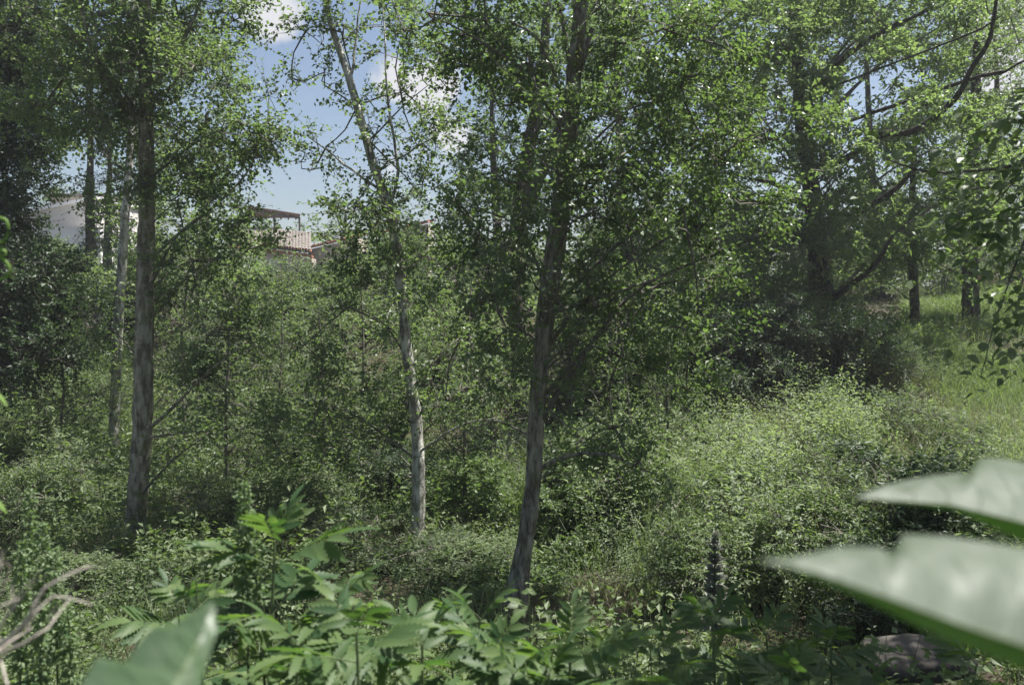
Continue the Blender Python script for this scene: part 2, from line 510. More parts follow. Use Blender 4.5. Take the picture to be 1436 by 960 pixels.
# ------------------------------------------------------------------ trees
def crown_lobe(lm, tm, c, R, n, rng, ln, asp=.72, lpt=9, tw=.32, up=.25, spread=.25, six=False, tint=(0, 1), upn=.5, hang=.25, twig_r=.0028, twigs=True):
    """one bough of foliage: sub-clumps inside an ellipsoid, twigs in each clump, leaves along each twig"""
    c = np.asarray(c, float); R = np.asarray(R, float)
    NT = max(6, int(n / lpt))
    K = max(5, int(NT / 14))
    u = nrm(rng.normal(0, 1, (K, 3))) * (rng.random((K, 1)) ** .42)
    S = c + u * R
    S = S[np.argsort(np.linalg.norm(S - c, axis=1))]
    k = rng.integers(0, K, NT)
    st = S[k] + rng.normal(0, 1, (NT, 3)) * R * spread * .62
    d = nrm(.7 * nrm(st - c) + .75 * rng.normal(0, 1, (NT, 3)) * .7 + np.array((0, 0, up)))
    Lt = tw * rng.uniform(.6, 1.3, NT)
    en = st + d * Lt[:, None] - np.array((0, 0, 1)) * (Lt * .12)[:, None]
    par = np.empty_like(S); par[0] = c
    for q in range(1, len(S)):                                    # each clump hangs on the nearest clump further in
        dq = np.linalg.norm(S[:q] - S[q], axis=1) + .35 * np.linalg.norm(S[:q] - c, axis=1)
        par[q] = S[int(np.argmin(dq))]
    mid = (S + par) / 2 + rng.normal(0, .06, S.shape) * np.linalg.norm(S - par, axis=1, keepdims=True) * 2
    if not twigs and tm is not None:
        sticks(tm, par, mid, .014, .011)
        sticks(tm, mid, S, .011, .006)
    if twigs:
        sel = rng.random(NT) < .5
        sticks(tm, st[sel], en[sel], twig_r, twig_r * .5)
        b0 = S[k]
        sticks(tm, b0[sel], st[sel], twig_r * 1.3, twig_r)
        sticks(tm, par, mid, twig_r * 2.8, twig_r * 2.4)
        sticks(tm, mid, S, twig_r * 2.4, twig_r * 1.4)
    side = nrm(np.cross(d, nrm(rng.normal(0, .5, (NT, 3)) + np.array((0, 0, 1.0)))))
    j = np.arange(lpt)
    t = ((j + .6) / lpt)[None, :, None]
    P = st[:, None] + (en - st)[:, None] * t
    sg = np.where(j % 2 == 0, 1.0, -1.0)[None, :, None]
    D = .55 * d[:, None] + .85 * sg * side[:, None] + rng.normal(0, .35, P.shape) - np.array((0, 0, hang))
    Nn = np.array((0, 0, upn)) + rng.normal(0, .5, P.shape)
    P, D, Nn = P.reshape(-1, 3), D.reshape(-1, 3), Nn.reshape(-1, 3)
    m = len(P)
    l = ln * rng.uniform(.5, 1.32, m)
    tv = np.repeat(rng.uniform(tint[0], tint[1], NT), lpt) * .6 + rng.uniform(tint[0], tint[1], m) * .4
    leaves(lm, P, D, Nn, l, l * asp, tv, six=six)


def limb_path(trunkP, trunkR, tgt, rng, rise=.75):
    """a limb that leaves the trunk below its target and arches out to it"""
    dxy = np.linalg.norm(trunkP[:, :2] - tgt[:2], axis=1)
    want = tgt[2] - rise * dxy
    k = int(np.argmin(np.abs(trunkP[:, 2] - want) + .02 * dxy))
    k = min(max(k, 2), len(trunkP) - 3)
    a = trunkP[k]
    mid = a * .5 + tgt * .5 + np.array((0, 0, .10 * np.linalg.norm(tgt - a)))+ rng.normal(0, .05, 3) * np.linalg.norm(tgt - a)
    return [a, mid, tgt], k, trunkR[k]


def tree(name, label, trunk, Y, lobes, leaf='poplar', bark='pale_bark', ln=.06, asp=.75, dens=1.0, lean=0.0, limbs=(), seed=1, group=None,
         six=False, limb_objs=True, zjit=.5, tint=(0, 1), cat='tree', sides=14, tw=.32, hang=.25, flare=1.35, lpt=9, squash=.85, depth=1.0, fine=True):
    rng = np.random.default_rng(seed)
    tp = [at(px, py, Y + lean * (trunk[0][1] - py)) for (px, py, r) in trunk]
    tr = [r for (_, _, r) in trunk]
    base = tp[0].copy()
    g = float(hz(base[0], base[1]))
    if abs(base[2] - g) > .02:
        if base[2] < g:
            tp[0][2] = g
        else:
            tp.insert(0, np.array((base[0] - .05 * (tp[1][0] - base[0]), base[1], g))); tr.insert(0, tr[0] * 1.12)
    tp.insert(0, tp[0] - np.array((0, 0, .25))); tr.insert(0, tr[0] * 1.0)
    tr[0] *= flare; tr[1] *= flare * .92
    root = thing(name, label, cat, (tp[1][0], tp[1][1], g), 0, group)
    tm = MB()
    TP = tube(tm, tp, tr, sides, .09 if sides > 10 else .25, .03, rng, wander=.004 if sides > 10 else .01)
    _, TR = smooth_path(tp, tr, .09 if sides > 10 else .25)
    tm.build('trunk', M[bark], root, smooth=True)
    lm, wm, done = MB(), MB(), []
    for pts, r in limbs:
        P = [at(px, py, Y + dy) for (px, py, dy) in pts]
        k = int(np.argmin(np.linalg.norm(TP - P[0], axis=1)))
        P[0] = TP[k]
        b = MB()
        tube(b, P, np.linspace(r, r * .35, len(P)), 7, .12, .05, rng, wander=.008)
        b.build('limb', M[bark], root, smooth=True)
    for lb in lobes:
        px, py, rp = lb[:3]
        dy = lb[3] if len(lb) > 3 else rng.uniform(-1, 1) * zjit
        dn = lb[4] if len(lb) > 4 else 1.0
        y = Y + dy + lean * (trunk[0][1] - py)
        c = at(px, py, y)
        r = rp / F * y
        R = np.array((r, r * depth, r * squash))
        area = math.pi * r * r
        n = int(dens * dn * area / (ln * ln * asp * .5) * 1.0)
        crown_lobe(lm, wm, c, R, n, rng, ln, asp, six=six, tint=tint, tw=tw, hang=hang, lpt=lpt, twigs=fine)
        near = min(done, key=lambda q: np.linalg.norm(q - c)) if done else None
        if near is not None and np.linalg.norm(near - c) < 1.5 * r + .5 and rng.random() < .6:     # a side branch of the neighbouring bough
            tube(wm, [near, near * .5 + c * .5 + rng.normal(0, .06, 3), c], [.012, .009, .006], 5, .15, .04, rng, wander=.008)
            done.append(c)
            continue
        done.append(c)
        P, k, r0 = limb_path(TP, TR, c, rng, rng.uniform(.4, .95))
        b = MB() if limb_objs else wm
        rl = min(r0 * .45, .005 + .0085 * np.linalg.norm(P[2] - P[0]))
        tube(b, P, [rl, rl * .6, rl * .28], 6 if limb_objs else 5, .15, .04, rng, wander=.006)
        if limb_objs:
            b.build('limb', M['twig'], root, smooth=True)
    if wm.v:
        wm.build('twigs', M['twig'], root, kind='stuff')
    lm.build('crown', M[leaf], root, kind='stuff')
    return root


A_lobes = [(60, 40, 80), (140, 20, 85), (250, 20, 85), (325, 20, 50), (90, 110, 80), (170, 100, 80), (270, 110, 75), (335, 170, 60), (45, 165, 55), (140, 165, 55),
           (240, 190, 70), (320, 220, 60), (380, 200, 45), (250, 280, 60), (310, 290, 50), (160, 260, 50), (270, 370, 60), (330, 360, 50), (120, 440, 35),
           (290, 470, 60), (350, 470, 55), (250, 540, 45), (330, 550, 55), (290, 610, 40), (270, 410, 40),
           (100, -80, 100), (220, -90, 100), (320, -80, 60), (160, -220, 100, 0, .35), (250, -230, 90, 0, .35), (200, -350, 90, 0, .35)]
tree('poplar_tree', 'tall poplar with straight grey trunk standing alone at left, dark at its foot', [(190, 800, .115), (193, 700, .11), (200, 600, .105), (203, 450, .10),
     (206, 300, .09), (205, 150, .075), (204, 0, .06), (206, -200, .045), (205, -420, .02)], 9.0, A_lobes, 'poplar', 'pale_bark', .050, dens=1.4, seed=11,
     limbs=[([(198, 178, 0), (150, 112, -.1), (125, 62, -.2), (108, -20, -.3)], .042), ([(208, 138, 0), (237, 88, .1), (266, 40, .2), (292, -20, .2)], .034),
            ([(213, 372, 0), (262, 320, -.1), (330, 258, -.2), (366, 205, -.2)], .02), ([(204, 612, 0), (250, 562, -.2), (292, 520, -.3), (335, 488, -.4)], .024),
            ([(210, 425, 0), (242, 402, -.1), (305, 360, -.2)], .016), ([(203, 618, 0), (300, 603, -.2), (400, 600, -.3)], .014), ([(200, 262, 0), (152, 222, .2), (130, 190, .3)], .018)])

tree('birch_tree', 'slender white barked tree behind the tall left poplar', [(160, 612, .085), (163, 520, .08), (167, 430, .075), (175, 300, .065), (183, 190, .055), (186, 60, .045), (188, -120, .02)],
     13.0, [(150, 60, 70), (230, 90, 70), (190, 150, 60), (130, 130, 55), (250, 200, 60), (140, 300, 40), (215, 320, 55), (270, 310, 55), (240, 430, 50), (110, 420, 40), (130, 500, 40), (180, -30, 90), (100, -10, 70)],
     'poplar', 'birch', .06, dens=.95, seed=12, limbs=[([(163, 520, 0), (140, 480, -.3), (110, 440, -.5), (90, 420, -.6)], .015)])

B_lobes = [(480, 45, 40), (535, 35, 50), (500, 150, 30, 0, .7), (562, 130, 42, 0, .8), (585, 205, 42), (545, 225, 35), (458, 205, 34, .3, .8), (440, 230, 24), (500, 285, 45), (590, 275, 45), (470, 330, 40),
           (530, 370, 50), (600, 360, 50), (490, 430, 50), (560, 470, 45), (640, 485, 50, -1.2), (625, 560, 48, -1.0), (560, 560, 40), (540, 620, 40), (665, 540, 40, -.6), (430, 40, 35, 0, .7), (410, 120, 28, .2, .5), (455, 120, 30, 0, .6), (600, 120, 40, 0, .5), (620, 180, 38, 0, .8), (530, 180, 30, -.3, .8), (560, 60, 40), (545, 300, 40, -.4), (575, 420, 35, -.5), (520, 300, 40), (450, -60, 60, 0, .5), (530, -60, 60, 0, .5), (490, -150, 60, 0, .4), (420, 490, 55), (450, 560, 60), (400, 600, 45), (510, 540, 50), (470, 620, 40)]
tree('young_poplar', 'thin pale trunk left of centre that bends left and forks high against the sky', [(583, 775, .085), (586, 700, .08), (583, 600, .07), (570, 500, .065), (562, 400, .062), (548, 305, .06),
     (520, 222, .05), (490, 115, .045), (465, 40, .035), (452, -30, .03), (440, -150, .015)], 9.4, B_lobes, 'poplar', 'birch', .050, dens=1.15, seed=13,
     limbs=[([(547, 298, 0), (556, 240, 0), (546, 160, 0), (540, 90, 0), (535, -10, .1)], .022), ([(488, 112, 0), (500, 70, .1), (506, -10, .1)], .02), ([(532, 268, 0), (482, 232, -.1), (430, 190, -.2)], .018),
            ([(586, 640, 0), (640, 600, -.5), (700, 585, -.8)], .016), ([(580, 585, 0), (610, 545, -.5), (640, 500, -1.0)], .016)])

C_lobes = [(600, 20, 60), (680, 30, 60), (740, 70, 60), (650, 90, 42), (700, 150, 50), (760, 170, 60), (690, 240, 50), (740, 260, 60), (645, 285, 45), (720, 340, 55), (670, 330, 50), (860, 60, 60), (930, 40, 60),
           (1000, 60, 60), (880, 140, 60), (960, 140, 60), (860, 230, 60), (930, 240, 60), (1010, 220, 60), (1080, 180, 50), (880, 320, 50, 0, .6), (960, 320, 55), (1030, 340, 60), (900, 430, 60), (980, 440, 60),
           (870, 500, 50), (940, 520, 50), (700, 440, 50), (680, 490, 55), (860, 600, 45), (900, 650, 40), (820, 620, 35), (700, -70, 90), (820, -80, 100), (950, -70, 100), (760, -200, 110, 0, .35), (900, -210, 100, 0, .35), (830, -340, 110, 0, .35), (830, 300, 40, -.6), (835, 430, 42, -.3), (870, 455, 42, -.2), (805, 480, 34, .3), (850, 345, 45, -.3), (800, 380, 34, -.4), (900, 300, 45, -.4), (845, 250, 40, -.3), (810, 560, 30, -.2), (760, 390, 38, -.6), (840, 280, 50, -.5), (860, 180, 50, -.5), (940, 190, 50, .8), (920, 100, 55, .8), (980, 280, 50, .6), (1040, 120, 50, .6), (1000, 180, 50, .2), (1050, 280, 50, .5), (1000, 390, 45, .5), (830, 20, 55, -.4), (700, 70, 50, .5), (740, 200, 45, .6), (610, 60, 40, .5), (780, 440, 35, -.7), (730, 520, 35, .6), (640, 400, 45, .8), (690, 400, 45, -.4)]
tree('alder_tree', 'thickest grey trunk at the centre, leaning right as it rises from the undergrowth', [(720, 872, .108), (734, 780, .078), (747, 690, .070), (752, 600, .070), (760, 500, .074), (770, 410, .084),
     (783, 320, .082), (795, 220, .076), (806, 110, .068), (815, 0, .06), (820, -200, .05), (825, -450, .02)], 7.0, C_lobes, 'alder', 'grey_bark', .048, dens=1.4, seed=14, zjit=.7, sides=18,
     limbs=[([(768, 440, 0), (800, 430, -.1), (850, 413, -.2), (960, 375, -.4)], .022), ([(750, 662, 0), (800, 636, -.2), (860, 640, -.4), (908, 662, -.5)], .024), ([(806, 110, 0), (790, 50, .1), (775, -20, .1)], .03),
            ([(792, 285, 0), (850, 232, .2), (905, 198, .3)], .024), ([(800, 170, 0), (760, 60, -.2), (715, 30, -.3)], .022), ([(760, 520, 0), (745, 540, -.1), (725, 505, -.2)], .008), ([(757, 560, 0), (800, 530, -.1), (830, 480, -.2)], .008),
            ([(752, 610, 0), (700, 590, .2), (645, 606, .3)], .014), ([(756, 575, 0), (812, 602, -.2), (842, 585, -.3)], .01)])

tree('dark_tree', 'dark thick trunk close behind the foot of the central leaning trunk', [(722, 668, .19), (726, 600, .165), (728, 500, .15), (722, 400, .14), (735, 250, .12), (760, 100, .09), (770, -60, .05)], 14.0,
     [(640, 180, 60), (700, 90, 60), (780, 40, 70), (690, 300, 60), (620, 380, 45), (780, 380, 60), (840, 300, 60), (860, 180, 60), (640, 60, 40), (760, 480, 50), (820, 440, 50), (600, 440, 45), (640, 640, 30), (800, -60, 100)], 'alder', 'dark_bark', .07, dens=.45, seed=15)

tree('leaning_tree', 'dark trunk left of centre leaning far to the right', [(546, 665, .17), (556, 610, .15), (610, 520, .13), (668, 430, .125), (704, 362, .12), (755, 250, .10), (800, 140, .07), (830, 40, .04)], 13.0,
     [(590, 420, 50), (640, 520, 50), (680, 420, 45), (760, 330, 60), (820, 250, 60), (640, 350, 45), (880, 120, 60), (830, 60, 60), (900, 20, 70), (600, 590, 30)], 'willow', 'dark_bark', .065, dens=.42, seed=16)

F_lobes = [(1000, 40, 60), (1010, 120, 60), (1060, 90, 60), (1110, 110, 45), (1155, 40, 55), (1230, 20, 60), (1300, 40, 60), (1295, 110, 45), (1340, 60, 45), (1262, 170, 45), (1310, 210, 60), (1170, 145, 32), (1060, 170, 60),
           (1020, 240, 60), (1085, 275, 55), (1160, 275, 45), (1225, 250, 35), (1260, 295, 60), (1330, 290, 60), (1200, 335, 50), (1120, 345, 60), (1050, 340, 60), (990, 330, 60), (1070, 390, 50), (1180, 395, 45),
           (1250, 360, 50), (1320, 370, 45), (1400, 250, 60), (1380, 165, 45), (1100, -80, 120), (1250, -80, 120), (1180, -200, 130, 0, .4), (1360, -60, 80, 0, .6), (1130, 130, 45, -1.3), (1120, 220, 45, -1.4), (1150, 300, 45, -1.4), (1200, 180, 30, -1.2), (1240, 60, 50, 0), (1180, 20, 50, 1), (1290, 180, 45, 1), (1240, 330, 45, -1), (1180, 215, 38, -1.6), (1240, 200, 40, -2.2), (1290, 165, 40, -2.8), (1140, 90, 45, -1.4), (1110, 30, 50, -1.4), (1160, 350, 45, -1.6), (1090, 340, 45, -1.3), (1260, 110, 38, -1.5), (1330, 200, 45, -2.5), (1330, 30, 45, -1), (1200, 270, 40, -1.4), (1110, 70, 45, -1.9), (1130, 170, 38, -2.0), (1125, 10, 45, -1.9), (1150, 250, 38, -2.0), (1170, 320, 40, -1.8), (1090, 220, 40, -1.6), (1020, 180, 55, -1), (1060, 60, 55, -1)]
tree('spreading_tree', 'big dark limbed tree on top of the right bank, its thick trunk nearly black', [(1152, 436, .24), (1146, 340, .20), (1132, 230, .165), (1122, 150, .14), (1116, 50, .11), (1110, -100, .08)], 17.0,
     F_lobes, 'lime', 'dark_bark', .09, .62, dens=1.45, seed=17, zjit=1.0, fine=False,
     limbs=[([(1146, 325, 0), (1200, 300, -.4), (1260, 262, -.8), (1290, 225, -1)], .10), ([(1132, 235, 0), (1180, 225, -.6), (1235, 190, -1.2), (1275, 185, -1.8), (1318, 158, -2.2), (1347, 128, -2.6), (1362, 96, -2.8), (1384, 62, -3.0), (1392, 30, -3.1), (1402, -30, -3.3)], .08), ([(1350, 124, -2.65), (1378, 106, -2.8), (1402, 104, -2.9), (1440, 84, -3.1), (1480, 80, -3.2)], .04), ([(1384, 62, -3.0), (1378, 40, -3.0), (1386, 18, -3.1), (1380, -10, -3.2)], .022),
            ([(1123, 170, 0), (1170, 95, -.3), (1230, 50, -.6), (1300, 15, -1)], .09), ([(1148, 430, 0), (1220, 378, -1), (1252, 330, -1.6)], .07), ([(1140, 300, 0), (1090, 260, .4), (1050, 250, .6)], .07)])

tree('bank_tree', 'dark upright trunk on the grassy slope at far right', [(1362, 446, .20), (1360, 380, .18), (1362, 320, .17), (1366, 200, .14), (1370, 60, .08)], 19.5,
     [(1380, 320, 50), (1330, 260, 60), (1420, 200, 70), (1370, 120, 60), (1430, 60, 70), (1400, 0, 80), (1440, 330, 60), (1310, 330, 45), (1380, -100, 100)], 'lime', 'dark_bark', .09, .55, dens=.75, seed=18)
tree('slender_tree', 'short dark slim trunk left of the far right upright trunk', [(1283, 446, .11), (1281, 400, .10), (1278, 330, .09), (1282, 220, .06), (1290, 120, .03)], 19.0,
     [(1280, 360, 45), (1240, 320, 45), (1310, 340, 45), (1270, 260, 50), (1300, 180, 50), (1225, 390, 35)], 'lime', 'dark_bark', .09, .55, dens=.75, seed=19)

# left edge: dark evergreens
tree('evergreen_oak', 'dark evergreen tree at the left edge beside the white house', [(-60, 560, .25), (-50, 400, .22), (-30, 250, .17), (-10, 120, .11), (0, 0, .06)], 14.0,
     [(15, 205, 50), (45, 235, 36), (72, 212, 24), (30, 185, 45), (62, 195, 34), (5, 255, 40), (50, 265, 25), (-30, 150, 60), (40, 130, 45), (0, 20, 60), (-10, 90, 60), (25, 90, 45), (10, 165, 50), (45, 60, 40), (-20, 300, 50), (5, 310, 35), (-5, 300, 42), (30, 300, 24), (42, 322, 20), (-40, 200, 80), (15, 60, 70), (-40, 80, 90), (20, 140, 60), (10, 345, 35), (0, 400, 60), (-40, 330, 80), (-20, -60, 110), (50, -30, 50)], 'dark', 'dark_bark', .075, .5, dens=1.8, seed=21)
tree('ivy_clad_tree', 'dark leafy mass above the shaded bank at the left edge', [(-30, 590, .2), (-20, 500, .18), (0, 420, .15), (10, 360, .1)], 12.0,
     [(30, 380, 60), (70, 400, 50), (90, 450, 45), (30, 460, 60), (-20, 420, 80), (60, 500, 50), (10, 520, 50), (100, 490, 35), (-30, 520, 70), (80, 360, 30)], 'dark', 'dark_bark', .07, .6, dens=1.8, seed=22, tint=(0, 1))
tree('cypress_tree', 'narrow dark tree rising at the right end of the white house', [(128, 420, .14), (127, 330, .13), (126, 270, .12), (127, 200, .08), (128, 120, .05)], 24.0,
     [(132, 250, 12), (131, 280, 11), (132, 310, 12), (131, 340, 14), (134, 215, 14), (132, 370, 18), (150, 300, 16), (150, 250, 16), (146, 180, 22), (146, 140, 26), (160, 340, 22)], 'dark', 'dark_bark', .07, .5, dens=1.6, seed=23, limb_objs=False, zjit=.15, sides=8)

# trees further back
BG = [
    ('broadleaf_tree', 'leafy tree between the tall left poplar and the pergola', 20, [(280, 460, .16), (285, 380, .14), (290, 250, .10), (290, 160, .04)],
     [(240, 200, 45), (290, 170, 40), (320, 230, 40), (250, 260, 50), (310, 290, 45), (210, 300, 45), (280, 340, 55), (220, 370, 50), (330, 350, 40), (346, 330, 24), (352, 352, 24), (340, 400, 45), (180, 400, 45), (270, 410, 55)], 'far', 1.0),
    ('broadleaf_tree', 'bright backlit tree behind the central trunk, above the dark bank', 24, [(880, 440, .2), (878, 350, .18), (870, 220, .13), (865, 80, .06)],
     [(840, 380, 50), (900, 370, 50), (960, 390, 50), (830, 300, 55), (900, 270, 60), (970, 290, 55), (840, 200, 60), (920, 170, 60), (980, 190, 55), (860, 100, 60), (940, 80, 65), (800, 60, 60), (1010, 110, 60), (800, 150, 55), (780, 260, 55), (890, 10, 80), (960, -10, 70), (1040, 30, 60), (1050, 170, 50), (1030, 300, 50), (820, -20, 60)], 'fresh', .9),
    ('broadleaf_tree', 'background tree left of the central trunk, tops showing against the clouds', 27, [(700, 430, .2), (698, 340, .17), (690, 200, .1), (690, 110, .05)],
     [(640, 390, 50), (700, 380, 55), (760, 380, 50), (660, 320, 50), (730, 300, 60), (640, 250, 40), (700, 230, 50), (760, 200, 60), (680, 170, 40), (740, 120, 60), (790, 80, 60), (600, 330, 40), (690, 60, 50), (640, 30, 45), (720, 20, 60), (600, -10, 40), (790, 190, 50), (560, 20, 35)], 'far', .9),
    ('broadleaf_tree', 'background tree behind the big dark limbed tree at right', 28, [(1230, 440, .22), (1228, 340, .18), (1220, 200, .12), (1215, 60, .05)],
     [(1180, 390, 50), (1240, 380, 60), (1310, 390, 50), (1170, 310, 50), (1230, 290, 55), (1300, 270, 60), (1110, 380, 50), (1060, 330, 50), (1040, 400, 45), (1340, 200, 50), (1290, 150, 50), (1200, 60, 60), (1290, 50, 60), (1120, 20, 70), (1060, 120, 50), (1050, 220, 45), (1240, 190, 40), (1340, 30, 50), (1250, -20, 70), (1340, 300, 50), (1380, 260, 45), (1130, 160, 45), (1130, 250, 45), (1160, 90, 40)], 'far', .9),
    ('eucalyptus_tree', 'grey green feathery tree at the top right corner', 30, [(1410, 440, .2), (1408, 330, .17), (1400, 180, .12), (1395, 50, .05)],
     [(1390, 60, 50), (1425, 110, 55), (1370, 20, 45), (1400, 190, 55), (1440, 230, 55), (1360, 260, 50), (1420, 300, 55), (1380, 350, 50), (1440, 20, 60), (1340, 110, 35)], 'willow', .8),
    ('round_tree', 'rounded light green tree behind the tiled roof, right of the pergola', 48, [(480, 380, .2), (482, 340, .16), (485, 300, .08)],
     [(450, 318, 20), (480, 305, 22), (510, 300, 22), (540, 312, 20), (430, 330, 16), (500, 330, 22), (560, 305, 20), (590, 290, 25)], 'far', 1.1),
    ('round_tree', 'low tree crown just showing above the roof of the white house', 56, [(88, 380, .15), (88, 320, .12), (88, 290, .08)], [(88, 268, 9), (76, 274, 9), (100, 276, 9), (60, 278, 12), (92, 290, 12)], 'far', 1.2),
    ('round_tree', 'low pale green tree seen under the pergola roof', 52, [(385, 380, .15), (385, 340, .12), (385, 320, .08)], [(372, 318, 10), (390, 322, 10), (405, 326, 10), (418, 322, 8), (360, 312, 9), (388, 336, 12)], 'far', 1.2),
    ('broadleaf_tree', 'dense tree behind the left birch, in front of the house', 26, [(150, 440, .18), (150, 380, .15), (152, 300, .10), (155, 200, .05)],
     [(160, 370, 32), (190, 350, 40), (178, 290, 32), (210, 260, 40), (180, 220, 40), (225, 180, 45), (130, 410, 30), (60, 385, 22), (190, 120, 45), (240, 110, 50), (150, 90, 45), (70, 90, 50), (60, 40, 60), (100, 130, 40), (140, 40, 50), (220, 30, 60), (300, 60, 50), (320, 130, 35)], 'far', 1.0),
]
for k, (nm, lb, Y, tr, lo, lf, dn) in enumerate(BG):
    tree(nm, lb, tr, Y, lo, lf, 'dark_bark', .12 if Y < 40 else .16, .6, dens=dn * (1.6 if tr[0][0] > 600 else 1.2), seed=40 + k, limb_objs=False, zjit=1.2, sides=8, tw=.45, fine=False, group='trees on the far bank', depth=1.2)

# ------------------------------------------------------------------ houses beyond the far bank
def box(mb, a, b, t=.5):
    (x0, y0, z0), (x1, y1, z1) = a, b
    V = [(x0, y0, z0), (x1, y0, z0), (x1, y1, z0), (x0, y1, z0), (x0, y0, z1), (x1, y0, z1), (x1, y1, z1), (x0, y1, z1)]
    mb.add(V, f4=[(0, 3, 2, 1), (4, 5, 6, 7), (0, 1, 5, 4), (1, 2, 6, 5), (2, 3, 7, 6), (3, 0, 4, 7)], t=t)


def slab(mb, quad, th, t=.5):
    """a slab of thickness th hanging below a quad of points"""
    Q = np.array(quad, float); D = Q - np.array((0, 0, th))
    mb.add(np.vstack((Q, D)), f4=[(0, 1, 2, 3), (7, 6, 5, 4), (0, 4, 5, 1), (1, 5, 6, 2), (2, 6, 7, 3), (3, 7, 4, 0)], t=t)


def boxpart(name, a, b, mat, parent):
    m_ = MB(); box(m_, a, b)
    return m_.build(name, mat, parent)


def tiled(name, p00, p10, p01, p11, parent, mat, pitch=.19, rad=.085):
    """a pitched roof of half-round tile rows running from eave (p00-p10) to ridge (p01-p11)"""
    p00, p10, p01, p11 = [np.array(q, float) for q in (p00, p10, p01, p11)]
    w = np.linalg.norm(p10 - p00); n = int(w / pitch); rl = np.linalg.norm(p01 - p00); rows = int(rl / .42)
    mbt = MB(); slab(mbt, (p00, p10, p11, p01), .09)
    nrmv = nrm(np.cross(p10 - p00, p01 - p00)); ax = nrm(p10 - p00)
    rg = np.random.default_rng(5)
    a5 = np.linspace(0, np.pi, 5)
    for i_ in range(n):
        s0 = (i_ + .5) / n
        e = p00 + (p10 - p00) * s0; r_ = p01 + (p11 - p01) * s0
        for k in range(rows):
            q0 = e + (r_ - e) * (k / rows) - (r_ - e) * .012 + nrmv * (.012 + rg.uniform(0, .012)); q1 = e + (r_ - e) * ((k + 1) / rows) + nrmv * .0
            V = [q + (ax * math.cos(a) + nrmv * math.sin(a) * .45) * rad for q in (q0, q1) for a in a5]
            mbt.add(V, f4=[(j, j + 1, j + 6, j + 5) for j in range(4)], t=rg.random())
    return mbt.build(name, mat, parent, kind='stuff')


def house(name, label, loc):
    return thing(name, label, 'house', loc)


# white house, left
g = at(80, 400, 44)
h = house('white_house', 'pale flat roofed house seen through the gap at far left', (g[0], g[1], hz(g[0], 44)))
a0, a1 = at(70, 276, 44), at(150, 276, 44)
z0 = float(hz(a0[0], 44)) - .3
boxpart('upper_wall', (a0[0], 44, z0), (a1[0], 50, a0[2]), M['tan_plaster'], h)
boxpart('coping', (a0[0] - .1, 43.85, a0[2] + .003), (a1[0] + .1, 50.1, a0[2] + .16), M['tile'], h)
w0, w1 = at(93, 292, 43.97), at(101, 283, 43.97)
fr = boxpart('window', (w0[0] - .05, 43.95, w0[2] - .05), (w1[0] + .05, 44.05, w1[2] + .05), M['grey_plaster'], h)
boxpart('pane', (w0[0], 43.93, w0[2]), (w1[0], 44.0, w1[2]), M['glass'], fr)
b0, b1 = at(30, 302, 39), at(134, 279, 39)
m_ = MB()
V = [(b0[0], 39, z0), (b1[0], 39, z0), (b1[0], 39, b1[2]), (b0[0], 39, b0[2]), (b0[0], 43.8, z0), (b1[0], 43.8, z0), (b1[0], 43.8, b1[2]), (b0[0], 43.8, b0[2])]
m_.add(V, f4=[(0, 1, 2, 3), (5, 4, 7, 6), (1, 5, 6, 2), (4, 0, 3, 7), (3, 2, 6, 7)])
m_.build('lower_wall', M['grey_plaster'], h)
m_ = MB()
slab(m_, [(b0[0] - .1, 38.85, b0[2] + .16), (b1[0] + .1, 38.85, b1[2] + .16), (b1[0] + .1, 43.75, b1[2] + .16), (b0[0] - .1, 43.75, b0[2] + .16)], .15)
m_.build('parapet', M['plaster'], h)
c0, c1 = at(60, 322, 36), at(140, 314, 36)
boxpart('terrace_wall', (c0[0], 36, z0), (c1[0], 38.7, c0[2] + .1), M['plaster'], h)

# tiled house with a pergola on its roof terrace
e0, e1 = at(318, 336, 40), at(436, 350, 37.5)
r0, r1 = at(318, 316, 44), at(436, 326, 41.5)
h = house('tiled_house', 'low house with a pale tiled roof and red eave below the pergola', (e0[0], 42, hz(e0[0], 42)))
tiled('roof', e0, e1, r0, r1, h, M['tile'])
dirx = (e1 - e0)
n = 34
for k in range(n):                                                # red tile ends along the eave
    m_ = MB()
    p0 = e0 + dirx * ((k + .5) / n) + np.array((0, -.10, -.10))
    tube(m_, [p0, p0 + np.array((0, .22, .04))], [.085, .085], 8, .3)
    tube(m_, [p0 + np.array((0, .01, 0)), p0 + np.array((0, .2, .04))], [.06, .06], 8, .3)
    m_.build('eave_tile', M['red_tile'], h, smooth=True)
m_ = MB(); slab(m_, [e0 + (0, .12, -.20), e1 + (0, .12, -.20), e1 + (0, .5, -.20), e0 + (0, .5, -.20)], .16); m_.build('eave_moulding', M['red_tile'], h)
zb = float(hz(e0[0], 41)) - .4
V = [(e0[0] + .1, e0[1] + .45, zb), (e1[0] - .1, e1[1] + .45, zb), (e1[0] - .1, e1[1] + .45, e1[2] - .37), (e0[0] + .1, e0[1] + .45, e0[2] - .37),
     (e0[0] + .1, e0[1] + 5, zb), (e1[0] - .1, e1[1] + 5, zb), (e1[0] - .1, e1[1] + 5, e1[2] - .37), (e0[0] + .1, e0[1] + 5, e0[2] - .37)]
m_ = MB(); m_.add(V, f4=[(0, 1, 2, 3), (5, 4, 7, 6), (1, 5, 6, 2), (4, 0, 3, 7)]); m_.build('wall', M['tan_plaster'], h)
for fx in (.35, .62):
    q = e0 + dirx * fx
    fr = boxpart('window', (q[0] - .55, q[1] + .38, q[2] - 1.7), (q[0] + .55, q[1] + .5, q[2] - .6), M['plaster'], h)
    boxpart('pane', (q[0] - .45, q[1] + .35, q[2] - 1.6), (q[0] + .45, q[1] + .45, q[2] - .7), M['glass'], fr)

